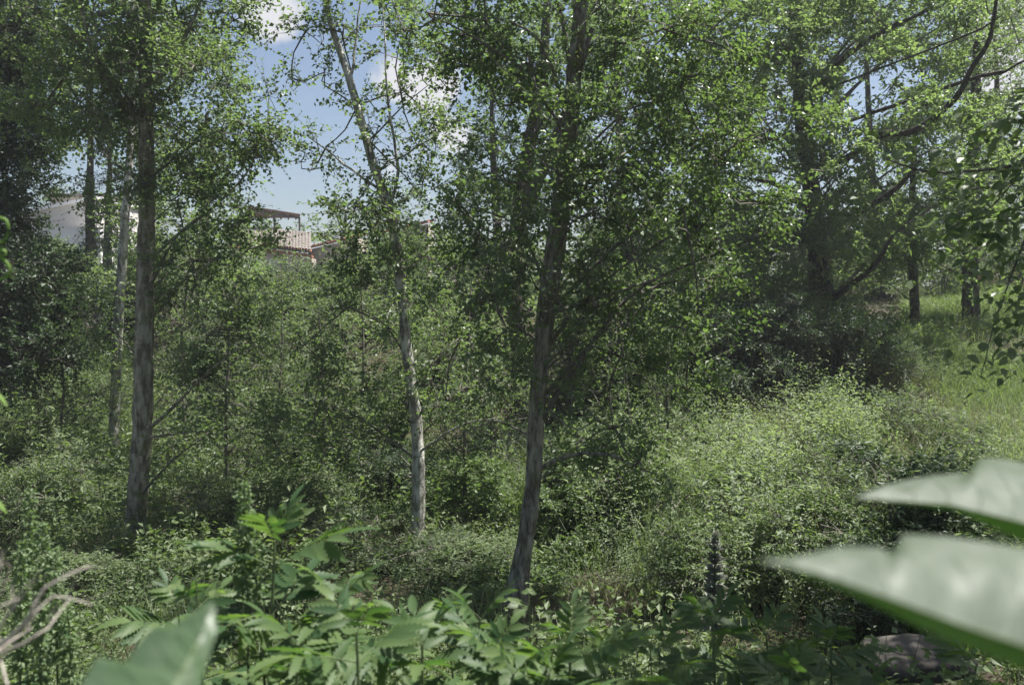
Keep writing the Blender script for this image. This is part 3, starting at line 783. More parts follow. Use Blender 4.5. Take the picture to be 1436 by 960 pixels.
# pergola (rusty sheet roof on thin posts)
k0, k1, k2, k3 = at(340, 287, 42.5), at(421, 300, 42.5), at(420, 304, 44.6), at(348, 304, 45.2)
pg = thing('pergola', 'rusty sheet roof on thin posts above the tiled roof', 'pergola', (k1[0], 44, r1[2]))
m_ = MB(); slab(m_, [k0, k1, k2, k3], .07); m_.build('roof_sheet', M['rust'], pg)
for k in range(7):
    s0 = k0 + (k1 - k0) * ((k + .5) / 7); s1 = k3 + (k2 - k3) * ((k + .5) / 7)
    m_ = MB(); slab(m_, [s0 + (-.04, 0, -.075), s0 + (.04, 0, -.075), s1 + (.04, 0, -.075), s1 + (-.04, 0, -.075)], .09); m_.build('rafter', M['rust'], pg)
m_ = MB(); slab(m_, [k0 + (0, -.05, -.17), k1 + (0, -.05, -.17), k1 + (0, .06, -.17), k0 + (0, .06, -.17)], .1); m_.build('beam', M['iron'], pg)
for q in (k0 + (k1 - k0) * .985, k0 + (k1 - k0) * .55, k0 + (k1 - k0) * .06):
    m_ = MB(); tube(m_, [q - np.array((0, 0, .2)), q - np.array((0, 0, 3.0))], [.05, .05], 8, 5); m_.build('post', M['iron'], pg)

# neighbouring red roofs
for (nm, lb, px0, py0, px1, py1, Y) in [('red_roofed_house', 'roof with a red ridge climbing right of the tiled house', 432, 346, 500, 330, 39), ('red_roofed_house', 'small red roof edge glimpsed behind the thin forked trunk', 535, 325, 600, 310, 41)]:
    p0, p1 = at(px0, py0, Y), at(px1, py1, Y)
    h = house(nm, lb, (p0[0], Y + 2, hz(p0[0], Y)))
    h['group'] = 'red roofed houses'
    tiled('roof', p0 + (0, 0, 0), p1, p0 + (.0, 3.0, .35), p1 + (.0, 3.0, .35), h, M['red_tile'])
    zb = float(hz(p0[0], Y)) - .3
    V = [(p0[0], Y + .2, zb), (p1[0], Y + .2, zb), (p1[0], Y + .2, p1[2] - .12), (p0[0], Y + .2, p0[2] - .12), (p0[0], Y + 3, zb), (p1[0], Y + 3, zb), (p1[0], Y + 3, p1[2]), (p0[0], Y + 3, p0[2])]
    m_ = MB(); m_.add(V, f4=[(0, 1, 2, 3), (5, 4, 7, 6), (1, 5, 6, 2), (4, 0, 3, 7)]); m_.build('wall', M['tan_plaster'], h)

# pale wall beside the lane on the right bank, posts, ochre wall
p0, p1 = at(1035, 420, 23), at(1122, 420, 23)
z0 = min(hz(p0[0], 23), hz(p1[0], 23)) - .1
w = thing('lane_wall', 'low pale stone wall on top of the dark bank under the big tree', 'wall', (p0[0], 23, z0))
x = p0[0]; k = 0
while x < p1[0]:
    wd = rnd.uniform(.22, .4)
    for row in range(3):
        m_ = MB()
        box(m_, (x + (row % 2) * .09, 23 + rnd.uniform(-.015, .015), z0 + row * .16), (x + wd - .012 + (row % 2) * .09, 23.3, z0 + row * .16 + .15 + rnd.uniform(-.006, .006)))
        m_.build('stone', M['grey_plaster'] if rnd.random() < .6 else M['plaster'], w)
    x += wd
for (px, Y, hgt, lb) in [(1209, 18.6, .42, 'weathered grey fence post at the edge of the dark bank, the taller one'), (1220, 18.9, .30, 'shorter weathered fence post just right of the taller one')]:
    q = gp(px, Y)
    f_ = MB(); tube(f_, [q - (0, 0, .1), q + (rnd.uniform(-.03, .03), 0, hgt)], [.035, .03], 8, .1, .03, np.random.default_rng(3))
    f_.add([q + (math.cos(a) * .028, math.sin(a) * .028, hgt) for a in np.linspace(0, 5.5, 6)], f4=[(0, 1, 2, 3), (0, 3, 4, 5)])
    o = f_.build('fence_post', M['wood'], smooth=False); tag(o, lb, 'post', 'fence posts on the bank')
p0, p1 = at(1372, 372, 32), at(1450, 372, 32)
z0 = float(hz(p0[0], 32)) - .2
o = thing('ochre_wall', 'patch of ochre wall behind the leaves at the right edge', 'wall', (p0[0], 32, z0))
boxpart('wall_face', (p0[0], 32, z0), (p1[0], 32.3, p0[2]), M['ochre'], o)
boxpart('wall_cap', (p0[0] - .05, 31.95, p0[2] + .002), (p1[0] + .05, 32.35, p0[2] + .08), M['tile'], o)


def rock(name, label, c, R, seed, mat='stone'):
    rg = np.random.default_rng(seed)
    nu, nv = 18, 11
    V = []
    ph = rg.uniform(0, 6.28, 8)
    for i_ in range(nv):
        th = math.pi * i_ / (nv - 1)
        for j_ in range(nu):
            a = 2 * math.pi * j_ / nu
            d = np.array((math.sin(th) * math.cos(a), math.sin(th) * math.sin(a), math.cos(th)))
            r = 1 + .10 * math.sin(3 * d[0] + ph[0] + 2 * d[1]) + .07 * math.sin(5 * d[1] + ph[1] + 3 * d[2]) + .04 * math.sin(9 * d[0] + ph[2]) + .03 * math.sin(11 * d[2] + 7 * d[1] + ph[3])
            V.append(np.sign(d) * np.abs(d) ** .8 * r * R + c)
    q = [(i_ * nu + j_, i_ * nu + (j_ + 1) % nu, (i_ + 1) * nu + (j_ + 1) % nu, (i_ + 1) * nu + j_) for i_ in range(nv - 1) for j_ in range(nu)]
    m_ = MB(); m_.add(V, f4=q)
    o = m_.build(name, M[mat], smooth=True)
    return tag(o, label, 'rock')


rock('boulder', 'flat topped brown grey stone among dark leaves at lower right', np.array(at(1275, 926, 5.0)), np.array((.33, .24, .10)), 4)
rock('pale_rock', 'small pale rock at the foot of the far right trunk', gp(1347, 19.0, .05), np.array((.13, .10, .08)), 6, 'grey_plaster')

# slender saplings between the trunks
SAP = [(262, 12.0, 640, 330, 'sapling with silvery leaves right of the tall left poplar'), (318, 10.6, 690, 400, 'second silvery sapling right of the tall left poplar, nearer the middle of the slope'),
       (385, 12.6, 640, 370, 'tall silvery sapling midway between the two pale trunks'), (448, 11.0, 690, 430, 'airy sapling left of the thin pale trunk'), (505, 12.2, 650, 350, 'sapling leaning on the left side of the thin pale trunk'),
       (655, 10.2, 690, 400, 'airy sapling between thin pale trunk and central trunk'), (690, 12.0, 650, 320, 'taller sapling just left of the central trunk'), (880, 10.5, 690, 420, 'sapling arching right of the central trunk before the dark bank'),
       (80, 12.5, 640, 440, 'sapling at left, before the dark leafy mass'), (940, 12.0, 640, 400, 'pale sapling at the left end of the dark bank')]
for k, (px, Y, yb, yt, lb) in enumerate(SAP):
    rr = R_(900 + k)
    lob = []
    n_ = 11
    for q in range(n_):
        f = q / (n_ - 1)
        lob.append((px + rr.uniform(-60, 60) * (1.1 - .6 * f), yb - 60 - (yb - 60 - yt) * f + rr.uniform(-15, 15), rr.uniform(26, 44) * (1.1 - .35 * f)))
    tree('sapling', lb, [(px, yb, .028), (px + rr.uniform(-10, 10), (yb + yt) / 2, .018), (px + rr.uniform(-18, 18), yt, .006)], Y, lob, 'silver', 'twig', .042, .55, dens=.45 if px < 600 else .62, seed=900 + k, group='saplings among the trunks', cat='sapling', sides=7, limb_objs=False, zjit=.35, tw=.26)

# ------------------------------------------------------------------ shrubs (four kinds, copied)
def shrub_proto(kind, seed):
    rng = np.random.default_rng(seed)
    lm, wm = MB(), MB()
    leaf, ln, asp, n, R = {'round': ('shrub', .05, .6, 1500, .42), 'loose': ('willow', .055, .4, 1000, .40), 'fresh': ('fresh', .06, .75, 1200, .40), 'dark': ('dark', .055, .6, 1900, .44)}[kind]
    for k in range(9):
        a = rng.uniform(0, 6.28); rr = rng.uniform(.1, .62) if k else 0
        c = np.array((math.cos(a) * rr, math.sin(a) * rr, rng.uniform(.3, 1.05) * (1.15 - .5 * rr)))
        crown_lobe(lm, wm, c, np.array((R, R, R * .8)), n // 2, rng, ln, asp, tw=.28, twigs=True, twig_r=.003)
        tube(wm, [(c[0] * .1, c[1] * .1, -.15), c * .5 + np.array((0, 0, .1)), c], [.018, .012, .005], 5, .2, rng=rng, wander=.01)
    return wm.mesh('stems', M['twig']), lm.mesh('foliage', M[leaf])


PROTO = {k: shrub_proto(k, 70 + i_) for i_, k in enumerate(('round', 'loose', 'fresh', 'dark'))}


def shrub(kind, px, Y, w, h, label, group='shrubs of the ravine', name='shrub'):
    q = gp(px, Y)
    o = thing(name, label, 'shrub', q, rnd.uniform(0, 6.28), group)
    o.scale = (w, w * .9, h)
    for nm, me in zip(('stems', 'foliage'), PROTO[kind]):
        c = bpy.data.objects.new(nm, me); C.objects.link(c); c.parent = o
        if nm == 'foliage':
            c['kind'] = 'stuff'
    return o


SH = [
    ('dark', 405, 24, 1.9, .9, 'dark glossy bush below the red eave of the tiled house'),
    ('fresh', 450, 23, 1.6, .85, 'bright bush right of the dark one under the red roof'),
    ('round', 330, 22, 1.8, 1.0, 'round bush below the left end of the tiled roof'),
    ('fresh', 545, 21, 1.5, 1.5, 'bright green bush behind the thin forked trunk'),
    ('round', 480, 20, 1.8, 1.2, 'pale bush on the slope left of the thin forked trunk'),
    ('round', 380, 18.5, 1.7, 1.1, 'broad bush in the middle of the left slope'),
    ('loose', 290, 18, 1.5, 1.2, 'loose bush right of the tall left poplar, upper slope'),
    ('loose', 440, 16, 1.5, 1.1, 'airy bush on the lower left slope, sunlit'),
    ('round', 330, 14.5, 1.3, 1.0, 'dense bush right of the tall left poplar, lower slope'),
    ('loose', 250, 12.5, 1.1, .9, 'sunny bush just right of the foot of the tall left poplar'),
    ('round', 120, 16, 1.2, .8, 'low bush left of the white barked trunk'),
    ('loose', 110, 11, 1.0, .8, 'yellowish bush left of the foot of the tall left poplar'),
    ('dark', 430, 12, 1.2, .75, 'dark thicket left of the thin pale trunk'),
    ('dark', 490, 13.5, 1.3, .9, 'dark thicket touching the leaning trunk on its left'),  # shade beneath the trees put into the dark leaf colour
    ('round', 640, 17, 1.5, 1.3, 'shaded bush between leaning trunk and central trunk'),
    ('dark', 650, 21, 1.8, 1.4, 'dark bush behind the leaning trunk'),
    ('dark', 860, 15.0, 1.5, 1.4, 'dark bush right of the central trunk at the foot of the bank'),  # bank bushes: the bank's shade is painted into their dark leaves
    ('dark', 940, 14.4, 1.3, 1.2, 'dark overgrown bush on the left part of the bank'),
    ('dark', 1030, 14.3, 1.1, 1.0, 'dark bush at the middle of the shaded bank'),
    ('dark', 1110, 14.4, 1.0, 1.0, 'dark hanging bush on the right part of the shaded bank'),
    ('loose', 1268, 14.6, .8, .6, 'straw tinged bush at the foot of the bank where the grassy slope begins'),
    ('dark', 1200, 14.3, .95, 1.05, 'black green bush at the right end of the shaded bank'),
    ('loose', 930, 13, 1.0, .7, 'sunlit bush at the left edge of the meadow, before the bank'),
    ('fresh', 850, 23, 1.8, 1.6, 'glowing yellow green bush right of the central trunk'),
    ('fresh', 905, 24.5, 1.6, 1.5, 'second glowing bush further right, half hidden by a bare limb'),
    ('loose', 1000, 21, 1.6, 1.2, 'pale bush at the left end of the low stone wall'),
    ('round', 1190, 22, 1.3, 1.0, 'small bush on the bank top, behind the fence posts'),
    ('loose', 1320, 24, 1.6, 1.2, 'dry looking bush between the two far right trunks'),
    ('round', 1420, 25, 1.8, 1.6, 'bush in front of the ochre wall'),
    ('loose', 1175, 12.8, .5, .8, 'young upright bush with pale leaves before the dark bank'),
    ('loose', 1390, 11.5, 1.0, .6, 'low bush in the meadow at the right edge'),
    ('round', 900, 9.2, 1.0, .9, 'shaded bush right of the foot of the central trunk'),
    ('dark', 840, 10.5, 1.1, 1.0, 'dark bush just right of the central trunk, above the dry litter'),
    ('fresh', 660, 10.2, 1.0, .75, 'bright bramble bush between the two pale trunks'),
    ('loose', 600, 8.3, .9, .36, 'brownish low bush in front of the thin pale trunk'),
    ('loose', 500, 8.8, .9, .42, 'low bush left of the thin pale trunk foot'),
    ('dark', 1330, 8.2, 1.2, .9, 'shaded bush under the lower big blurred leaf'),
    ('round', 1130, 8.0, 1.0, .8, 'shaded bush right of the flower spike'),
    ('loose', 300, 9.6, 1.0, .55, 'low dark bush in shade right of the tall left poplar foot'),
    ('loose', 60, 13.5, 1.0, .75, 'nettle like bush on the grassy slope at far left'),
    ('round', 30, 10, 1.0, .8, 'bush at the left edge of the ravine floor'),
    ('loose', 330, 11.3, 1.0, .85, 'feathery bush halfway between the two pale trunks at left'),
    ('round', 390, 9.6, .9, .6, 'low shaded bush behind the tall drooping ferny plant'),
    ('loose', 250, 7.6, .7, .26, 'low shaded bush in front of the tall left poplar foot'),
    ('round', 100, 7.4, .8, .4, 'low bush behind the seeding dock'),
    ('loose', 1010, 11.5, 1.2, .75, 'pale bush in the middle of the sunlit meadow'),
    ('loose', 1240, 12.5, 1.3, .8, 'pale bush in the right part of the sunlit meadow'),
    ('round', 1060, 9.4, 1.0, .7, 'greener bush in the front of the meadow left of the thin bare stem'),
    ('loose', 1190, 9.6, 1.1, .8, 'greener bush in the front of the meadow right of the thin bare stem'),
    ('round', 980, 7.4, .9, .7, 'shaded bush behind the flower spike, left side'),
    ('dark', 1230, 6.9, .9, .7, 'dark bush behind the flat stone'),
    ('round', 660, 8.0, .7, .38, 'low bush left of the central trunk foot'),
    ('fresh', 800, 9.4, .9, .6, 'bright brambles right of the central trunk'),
    ('dark', 560, 11.3, 1.0, .75, 'dark bush behind the thin pale trunk'),  # dark leaves paint the shaded hollow at the centre
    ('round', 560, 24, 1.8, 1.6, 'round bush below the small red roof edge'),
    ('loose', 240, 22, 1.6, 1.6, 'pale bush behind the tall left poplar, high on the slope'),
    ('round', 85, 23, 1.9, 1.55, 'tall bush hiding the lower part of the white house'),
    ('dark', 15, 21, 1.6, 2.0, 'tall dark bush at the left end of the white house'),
    ('dark', 675, 13.2, 1.1, .8, 'dark bush hugging the dark trunk behind the central one'),  # dark leaf colour deepens the shade of the hollow
    ('round', 1100, 27, 2.4, 2.2, 'tall bush beyond the low stone wall'),
    ('loose', 1330, 27.5, 2.4, 2.0, 'tall airy bush far behind the two right hand trunks'),
    ('round', 1010, 28, 2.6, 2.3, 'tall bush beyond the lane, left of the big dark tree'),
    ('fresh', 915, 29, 2.4, 2.2, 'tall pale bush far behind, right of the central trunk'),
    ('round', 1225, 28, 2.3, 2.1, 'tall bush far behind the fence posts'),
    ('dark', 60, 19, 1.6, 1.5, 'dark bush under the white house'),
    ('dark', 170, 20, 1.4, 1.3, 'dark bush behind the white barked trunk'),
    ('dark', 1075, 15.0, 1.0, .7, 'dark bush on the brink of the bank beneath the stone wall'),
    ('dark', 990, 15.0, 1.2, .8, 'dark bush on the brink left of the stone wall'),
]
for s in SH:
    shrub(*s)

# ------------------------------------------------------------------ undergrowth (uncountable)


def scatter(n, x0, x1, y0, y1, rng, dens=None, k=4.0):
    """random ground points inside the visible wedge"""
    y = np.sqrt(rng.uniform(y0 ** 2, y1 ** 2, n * 4)); u = rng.uniform(x0, x1, n * 4)
    x = (u - CX) / F * y
    cl = np.zeros(len(x))
    for q in range(5):
        a, w = rng.uniform(0, 6.28), rng.uniform(.8, 3)
        cl += np.sin(w * (x * math.cos(a) + y * math.sin(a)) + rng.uniform(0, 6.28))
    bare = np.hypot((x - .85) / .75, (y - 6.7) / .8) < 1.0                # trodden bare spot beside the central trunk
    keep = (~bare | (y0 == 5.8)) & (rng.random(len(x)) < np.clip(.50 + .23 * cl, .06, 1))
    x, y = x[keep][:n], y[keep][:n]
    return np.stack((x, y, hz(x, y)), -1)


def clump(P):
    """height factor of the undergrowth: hummocks a metre or so across"""
    x, y = P[:, 0], P[:, 1]
    r_ = R_(55)
    c = np.zeros(len(x))
    for q in range(7):
        a, w = r_.uniform(0, 6.28), r_.uniform(2.0, 6.0)
        c += np.sin(w * (x * math.cos(a) + y * math.sin(a)) + r_.uniform(0, 6.28))
    return np.clip(1.0 + .28 * c, .45, 1.9)


def patch(P, seed=66):
    """0..1 field with metre-sized patches, so that neighbours are of one kind"""
    x, y = P[:, 0], P[:, 1]
    r_ = R_(seed)
    c = np.zeros(len(x))
    for q in range(6):
        a, w = r_.uniform(0, 6.28), r_.uniform(1.2, 4.0)
        c += np.sin(w * (x * math.cos(a) + y * math.sin(a)) + r_.uniform(0, 6.28))
    return np.clip(.5 + .24 * c, 0, 1)


def herbs(name, P, mat, rng, h=(.3, .7), nl=14, ln=.05, asp=.5, rad=.35, stem=True, label=None, cat='undergrowth', tint=(0, 1), upn=.8, lean=.3, hmul=None):
    n = len(P)
    H = rng.uniform(h[0], h[1], n) * clump(P)
    if hmul is not None:
        H *= hmul(P)
    ld = rng.normal(0, lean, (n, 2)) * H[:, None]
    top = P + np.column_stack((ld, H))
    lm = MB()
    if stem:
        sticks(lm, P - (0, 0, .03), top, .0035, .0015, t=.35)
    t = rng.uniform(.12, 1.0, (n, nl)) ** .8
    a = rng.uniform(0, 6.28, (n, nl))
    Q = P[:, None] + (top - P)[:, None] * t[..., None]
    out = np.stack((np.cos(a), np.sin(a), np.zeros_like(a)), -1)
    Q = Q + out * (rad * rng.uniform(0, 1, (n, nl)) ** 1.3 * (1.1 - .75 * t) * .35)[..., None]
    D = out + np.stack((rng.normal(0, .3, a.shape), rng.normal(0, .3, a.shape), rng.normal(.25, .4, a.shape)), -1)
    Nn = np.array((0, 0, upn)) + rng.normal(0, .45, Q.shape)
    pa = patch(P)
    l = ln * rng.uniform(.6, 1.3, n * nl) * np.repeat(.6 + .85 * pa, nl)
    tv = np.repeat(np.clip(.55 * patch(P, 77) + .45 * rng.uniform(*tint, n), 0, 1), nl) * .7 + rng.uniform(*tint, n * nl) * .3
    leaves(lm, Q.reshape(-1, 3), D.reshape(-1, 3), Nn.reshape(-1, 3), l, l * asp, tv)
    o = lm.build(name, M[mat], kind='stuff')
    return tag(o, label, cat)


def grass(name, P, mat, rng, h=(.2, .5), w=.006, label=None, per=5):
    P = np.repeat(P, per, 0) + rng.normal(0, .05, (len(P) * per, 3)) * (1, 1, 0)
    n = len(P)
    H = rng.uniform(h[0], h[1], n)
    d = rng.normal(0, .45, (n, 2)) * H[:, None]
    a = rng.uniform(0, 6.28, n)
    s = np.stack((np.cos(a), np.sin(a), np.zeros(n)), -1) * w
    m1 = P + np.column_stack((d * .35, H * .6)); tip = P + np.column_stack((d, H * .95))
    V = np.empty((n, 5, 3))
    V[:, 0] = P - s; V[:, 1] = P + s; V[:, 2] = m1 + s * .75; V[:, 3] = m1 - s * .75; V[:, 4] = tip
    base = np.arange(n)[:, None] * 5
    m_ = MB()
    tv = rng.random(n)
    m_.add(V.reshape(-1, 3), f3=base + np.array([[3, 2, 4]]), f4=base + np.array([[0, 1, 2, 3]]), t=tv)
    o = m_.build(name, M[mat], kind='stuff')
    return tag(o, label, 'grass')


herbs('undergrowth', scatter(5200, -120, 1560, 3.6, 9.0, R_(101)), 'herb', R_(1), (.10, .38), 16, .044, .55, stem=False, label='leafy undergrowth covering the near ravine floor')
herbs('undergrowth', scatter(7500, -120, 900, 9.3, 19, R_(102)), 'herb', R_(2), (.2, .7), 12, .062, .5, tint=(.25, 1), stem=False, label='leafy undergrowth under the trees and over the left slope')
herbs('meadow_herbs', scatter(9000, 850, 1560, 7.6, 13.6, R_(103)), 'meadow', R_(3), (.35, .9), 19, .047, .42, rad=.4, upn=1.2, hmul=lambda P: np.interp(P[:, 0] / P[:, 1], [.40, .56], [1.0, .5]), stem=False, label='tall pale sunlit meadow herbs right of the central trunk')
herbs('bank_herbs', scatter(3800, 780, 1262, 13.6, 19, R_(104)), 'herb', R_(4), (.2, .5), 12, .07, .5, stem=False, label='dark trailing herbs covering the shaded bank')
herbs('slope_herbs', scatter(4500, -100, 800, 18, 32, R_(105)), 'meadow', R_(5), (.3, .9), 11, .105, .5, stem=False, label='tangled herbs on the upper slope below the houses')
grass('slope_grass', scatter(7500, 1268, 1580, 13.0, 26, R_(106)), 'grass', R_(6), (.2, .5), .007, 'bright grass on the slope at far right', 5)
grass('left_grass', scatter(3800, -100, 180, 12, 20, R_(107)), 'grass', R_(7), (.25, .6), .007, 'long grass on the slope at far left', 5)
grass('floor_grass', scatter(5000, -100, 1540, 4.5, 16, R_(108)), 'grass', R_(8), (.2, .55), .004, 'thin grass blades scattered through the undergrowth', 4)
grass('meadow_grass', scatter(1500, 880, 1540, 8, 13.4, R_(109)), 'meadow', R_(9), (.5, .95), .004, 'seeding grass standing among the meadow herbs', 4)
grass('seed_grass', scatter(800, 900, 1500, 8, 13.3, R_(119)), 'dry', R_(19), (.6, 1.15), .0028, 'pale seed stalks of grass standing above the meadow herbs', 4)
grass('dry_grass', scatter(800, 1215, 1330, 13.2, 15.5, R_(110)), 'dry', R_(10), (.15, .4), .005, 'dry straw coloured grass at the foot of the grassy slope', 5)
grass('dry_litter', scatter(1500, 740, 930, 5.8, 8.0, R_(111)), 'dry', R_(11), (.03, .16), .005, 'dry litter on the ground right of the central trunk', 5)
herbs('bramble_leaves', scatter(1300, 540, 1000, 10, 13, R_(112)), 'fresh', R_(12), (.25, .55), 14, .06, .75, label='bright bramble leaves between and beside the central trunks')
herbs('near_herbs', scatter(2600, -150, 1600, 2.6, 5.2, R_(113)), 'herb', R_(13), (.2, .55), 18, .042, .6, label='leafy herbs on the near bank below the camera')

herbs('near_herbs', scatter(1300, -150, 470, 4.4, 8.6, R_(118)), 'herb', R_(18), (.12, .4), 18, .05, .6, label='leafy herbs around the foot of the tall left poplar', tint=(0, .8))
herbs('slope_weeds', scatter(1600, 1264, 1600, 13.0, 22, R_(117)), 'grass', R_(17), (.15, .45), 14, .07, .35, label='low bright weeds among the grass of the slope at far right')
herbs('nettles', scatter(900, -100, 560, 8, 15, R_(114)), 'herb', R_(14), (.6, 1.1), 22, .085, .42, label='patches of tall nettles on the left part of the ravine floor', tint=(.3, 1))
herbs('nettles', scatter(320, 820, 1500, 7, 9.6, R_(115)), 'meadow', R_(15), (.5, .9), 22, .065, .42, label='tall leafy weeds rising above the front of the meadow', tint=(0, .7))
grass('long_grass', scatter(350, 600, 1000, 10, 13, R_(116)), 'grass', R_(16), (.5, 1.0), .006, 'tussocks of long arching grass behind the central trunk', 9)

# far wooded skyline that closes the view behind the houses and the lane
rng = R_(200)
lm, wm = MB(), MB()
for k in range(34):
    px = -300 + k * 60 + rng.uniform(-20, 20); Y = rng.uniform(58, 85)
    x = (px - CX) / F * Y
    for q in range(3):
        hh = rng.uniform(.5, 1.0)
        c = np.array((x + rng.normal(0, 1.2), Y + rng.normal(0, 1), hz(x, Y) + 1.0 + q * 1.0 * hh))
        crown_lobe(lm, None, c, np.array((2.4, 2.0, 1.3)), 360, rng, .28, .6, tw=.8, twigs=False)
o = lm.build('far_wood', M['far'], kind='stuff'); tag(o, 'distant line of low woodland behind the houses', 'woodland')
#FOREGROUND
# ------------------------------------------------------------------ foreground plants
def leaflet_mesh(name, mat, teeth=7, w=.27, curl=.22, tint=.5, fold=.10):
    """one serrated leaflet of unit length along +Y: a folded blade with toothed margin"""
    n = teeth
    V, f3, f4 = [], [], []
    ts = np.linspace(0, 1, n + 1)
    def prof(t):
        return w * .5 * (math.sin(math.pi * min(1, t ** .8)) ** .75) if 0 < t < 1 else 0.0
    for t in ts:                                                  # midrib
        V.append((0, t, -curl * t * t))
    for s in (1, -1):
        for k in range(n):
            t = (k + .75) / n
            p_ = prof(min(.985, (k + .5) / n))
            x = p_ * 1.2
            V.append((s * x, min(t + .03, .99), fold * x * 3 - curl * t * t - .02))        # tooth tip
            x2 = prof(min(.985, (k + 1) / n)) * .74
            V.append((s * x2, (k + 1) / n - .01, fold * x2 * 3 - curl * ((k + 1) / n) ** 2 - .01))   # notch
    for si, s in enumerate((1, -1)):
        o = n + 1 + si * 2 * n
        for k in range(n):
            prev = o + 2 * k - 1 if k else 0
            a, b, c, d = k, prev, o + 2 * k, o + 2 * k + 1
            fs = [(k, c, d), (k, d, k + 1)] + ([(k, prev, c)] if k else [])
            if s < 0:
                fs = [tuple(reversed(q)) for q in fs]
            f3 += fs
    m_ = MB(); m_.add(V, f3=f3, t=tint)
    return m_.mesh(name, mat, smooth=True)


def ovate_mesh(name, mat, w=.72, tint=.5, curl=.12, n=6):
    V = [(0, t, -curl * t * t) for t in np.linspace(0, 1, n + 1)]
    f = []
    for s in (1, -1):
        o = len(V)
        for k in range(1, n):
            t = k / n
            x = w * .5 * math.sin(math.pi * t ** .75) ** .8
            V.append((s * x, t + (.03 if k % 2 else -.01), .16 * x - curl * t * t))
        q = [(0, o, 1)] + [(k, o + k - 1, o + k) for k in range(1, n - 1)] + [(k, o + k, k + 1) for k in range(1, n - 1)] + [(n - 1, o + n - 2, n)]
        f += q if s > 0 else [tuple(reversed(z)) for z in q]
    m_ = MB(); m_.add(V, f3=f, t=tint)
    return m_.mesh(name, mat, smooth=True)


LF = [leaflet_mesh('leaflet', M['elder'], 7 + k % 3, .265 + .03 * k, .08 + .13 * k, (.0, .35, .7, 1.0)[k]) for k in range(4)]
m_ = MB(); tube(m_, [(0, 0, 0), (0, .5, -.03), (0, 1, -.14)], [.011, .009, .005], 5, .25)
RACHIS = m_.mesh('leaf', M['stem'], smooth=True)
OV = [ovate_mesh('leaf', M['poplar'], .66 + .05 * k, .1 + .4 * k, .05 + .12 * k) for k in range(3)]
OVF = [ovate_mesh('leaflet', M['fresh'], .62 + .05 * k, .1 + .4 * k, .05 + .12 * k) for k in range(3)]


def child(name, me, parent, mtx):
    o = bpy.data.objects.new(name, me); C.objects.link(o); o.parent = parent
    o.matrix_basis = mtx
    return o


def Rz(a): return Matrix.Rotation(a, 4, 'Z')
def Rx(a): return Matrix.Rotation(a, 4, 'X')
def Ry(a): return Matrix.Rotation(a, 4, 'Y')
def T_(v): return Matrix.Translation(Vector([float(c) for c in v]))


def pinnate(parent, pos, az, el, ln, pairs, ll, rng):
    lf = child('leaf', RACHIS, parent, T_(pos) @ Rz(az) @ Rx(el) @ Ry(rng.uniform(-.35, .35)) @ Matrix.Scale(ln, 4))
    s = ll / ln
    for k in range(pairs):
        t = .34 + .60 * k / max(1, pairs - .4)
        sc_ = s * (.80 + .28 * math.sin(math.pi * (k + .8) / (pairs + .6))) * rng.uniform(.88, 1.1)
        for sgn in (1, -1):
            child('leaflet', LF[rng.choice((0, 1, 1, 2, 2, 3))], lf, T_((0, t, -.14 * t * t + .005)) @ Rz(sgn * -(1.15 - .30 * k / pairs + rng.uniform(-.1, .1))) @ Rx(rng.uniform(-.35, .18)) @ Ry(sgn * rng.uniform(-.1, .35)) @ Matrix.Scale(sc_, 4))
    child('leaflet', LF[rng.choice((0, 1, 1, 2, 2, 3))], lf, T_((0, .99, -.137)) @ Rx(rng.uniform(-.4, -.05)) @ Matrix.Scale(s * 1.05, 4))


def elder(label, px, py, Y, seed, ll=.115, nodes=5, rl=.20, gap=.065, lean=.12, pairs=5, az0=None):
    rng = R_(seed)
    top = at(px, py, Y)
    b = np.array((top[0] - lean * rng.uniform(-1, 1), Y + rng.uniform(-.05, .12), 0)); b[2] = float(hz(b[0], b[1]))
    root = thing('elder_plant', label, 'plant', b, 0, 'ferny leaved plants along the bottom of the view')
    m_ = MB()
    P = tube(m_, [b - (0, 0, .05), b * .5 + top * .5 + (rng.normal(0, .02), 0, 0), top], [.009, .007, .003], 7, .06)
    m_.build('stem', M['stem'], root, smooth=True)
    a0 = rng.uniform(0, 3.14) if az0 is None else az0
    for k in range(nodes):
        d = gap * k * (1 + .12 * k)
        i_ = int(np.argmin(np.abs(P[:, 2] - (top[2] - d))))
        f = k / max(1, nodes - 1)
        for s in (0, math.pi):
            pinnate(root, P[i_] - b, a0 + s + rng.uniform(-.25, .25), (1.0 - 1.0 * f ** .6) + rng.uniform(-.2, .15), rl * (.45 + .6 * f ** .5) * rng.uniform(.85, 1.15), pairs + int(rng.integers(0, 2)) if k else pairs - 1, ll * (.55 + .45 * f ** .4) * rng.uniform(.92, 1.08), rng)
        a0 += math.pi / 2 + rng.uniform(-.2, .2)
    return root


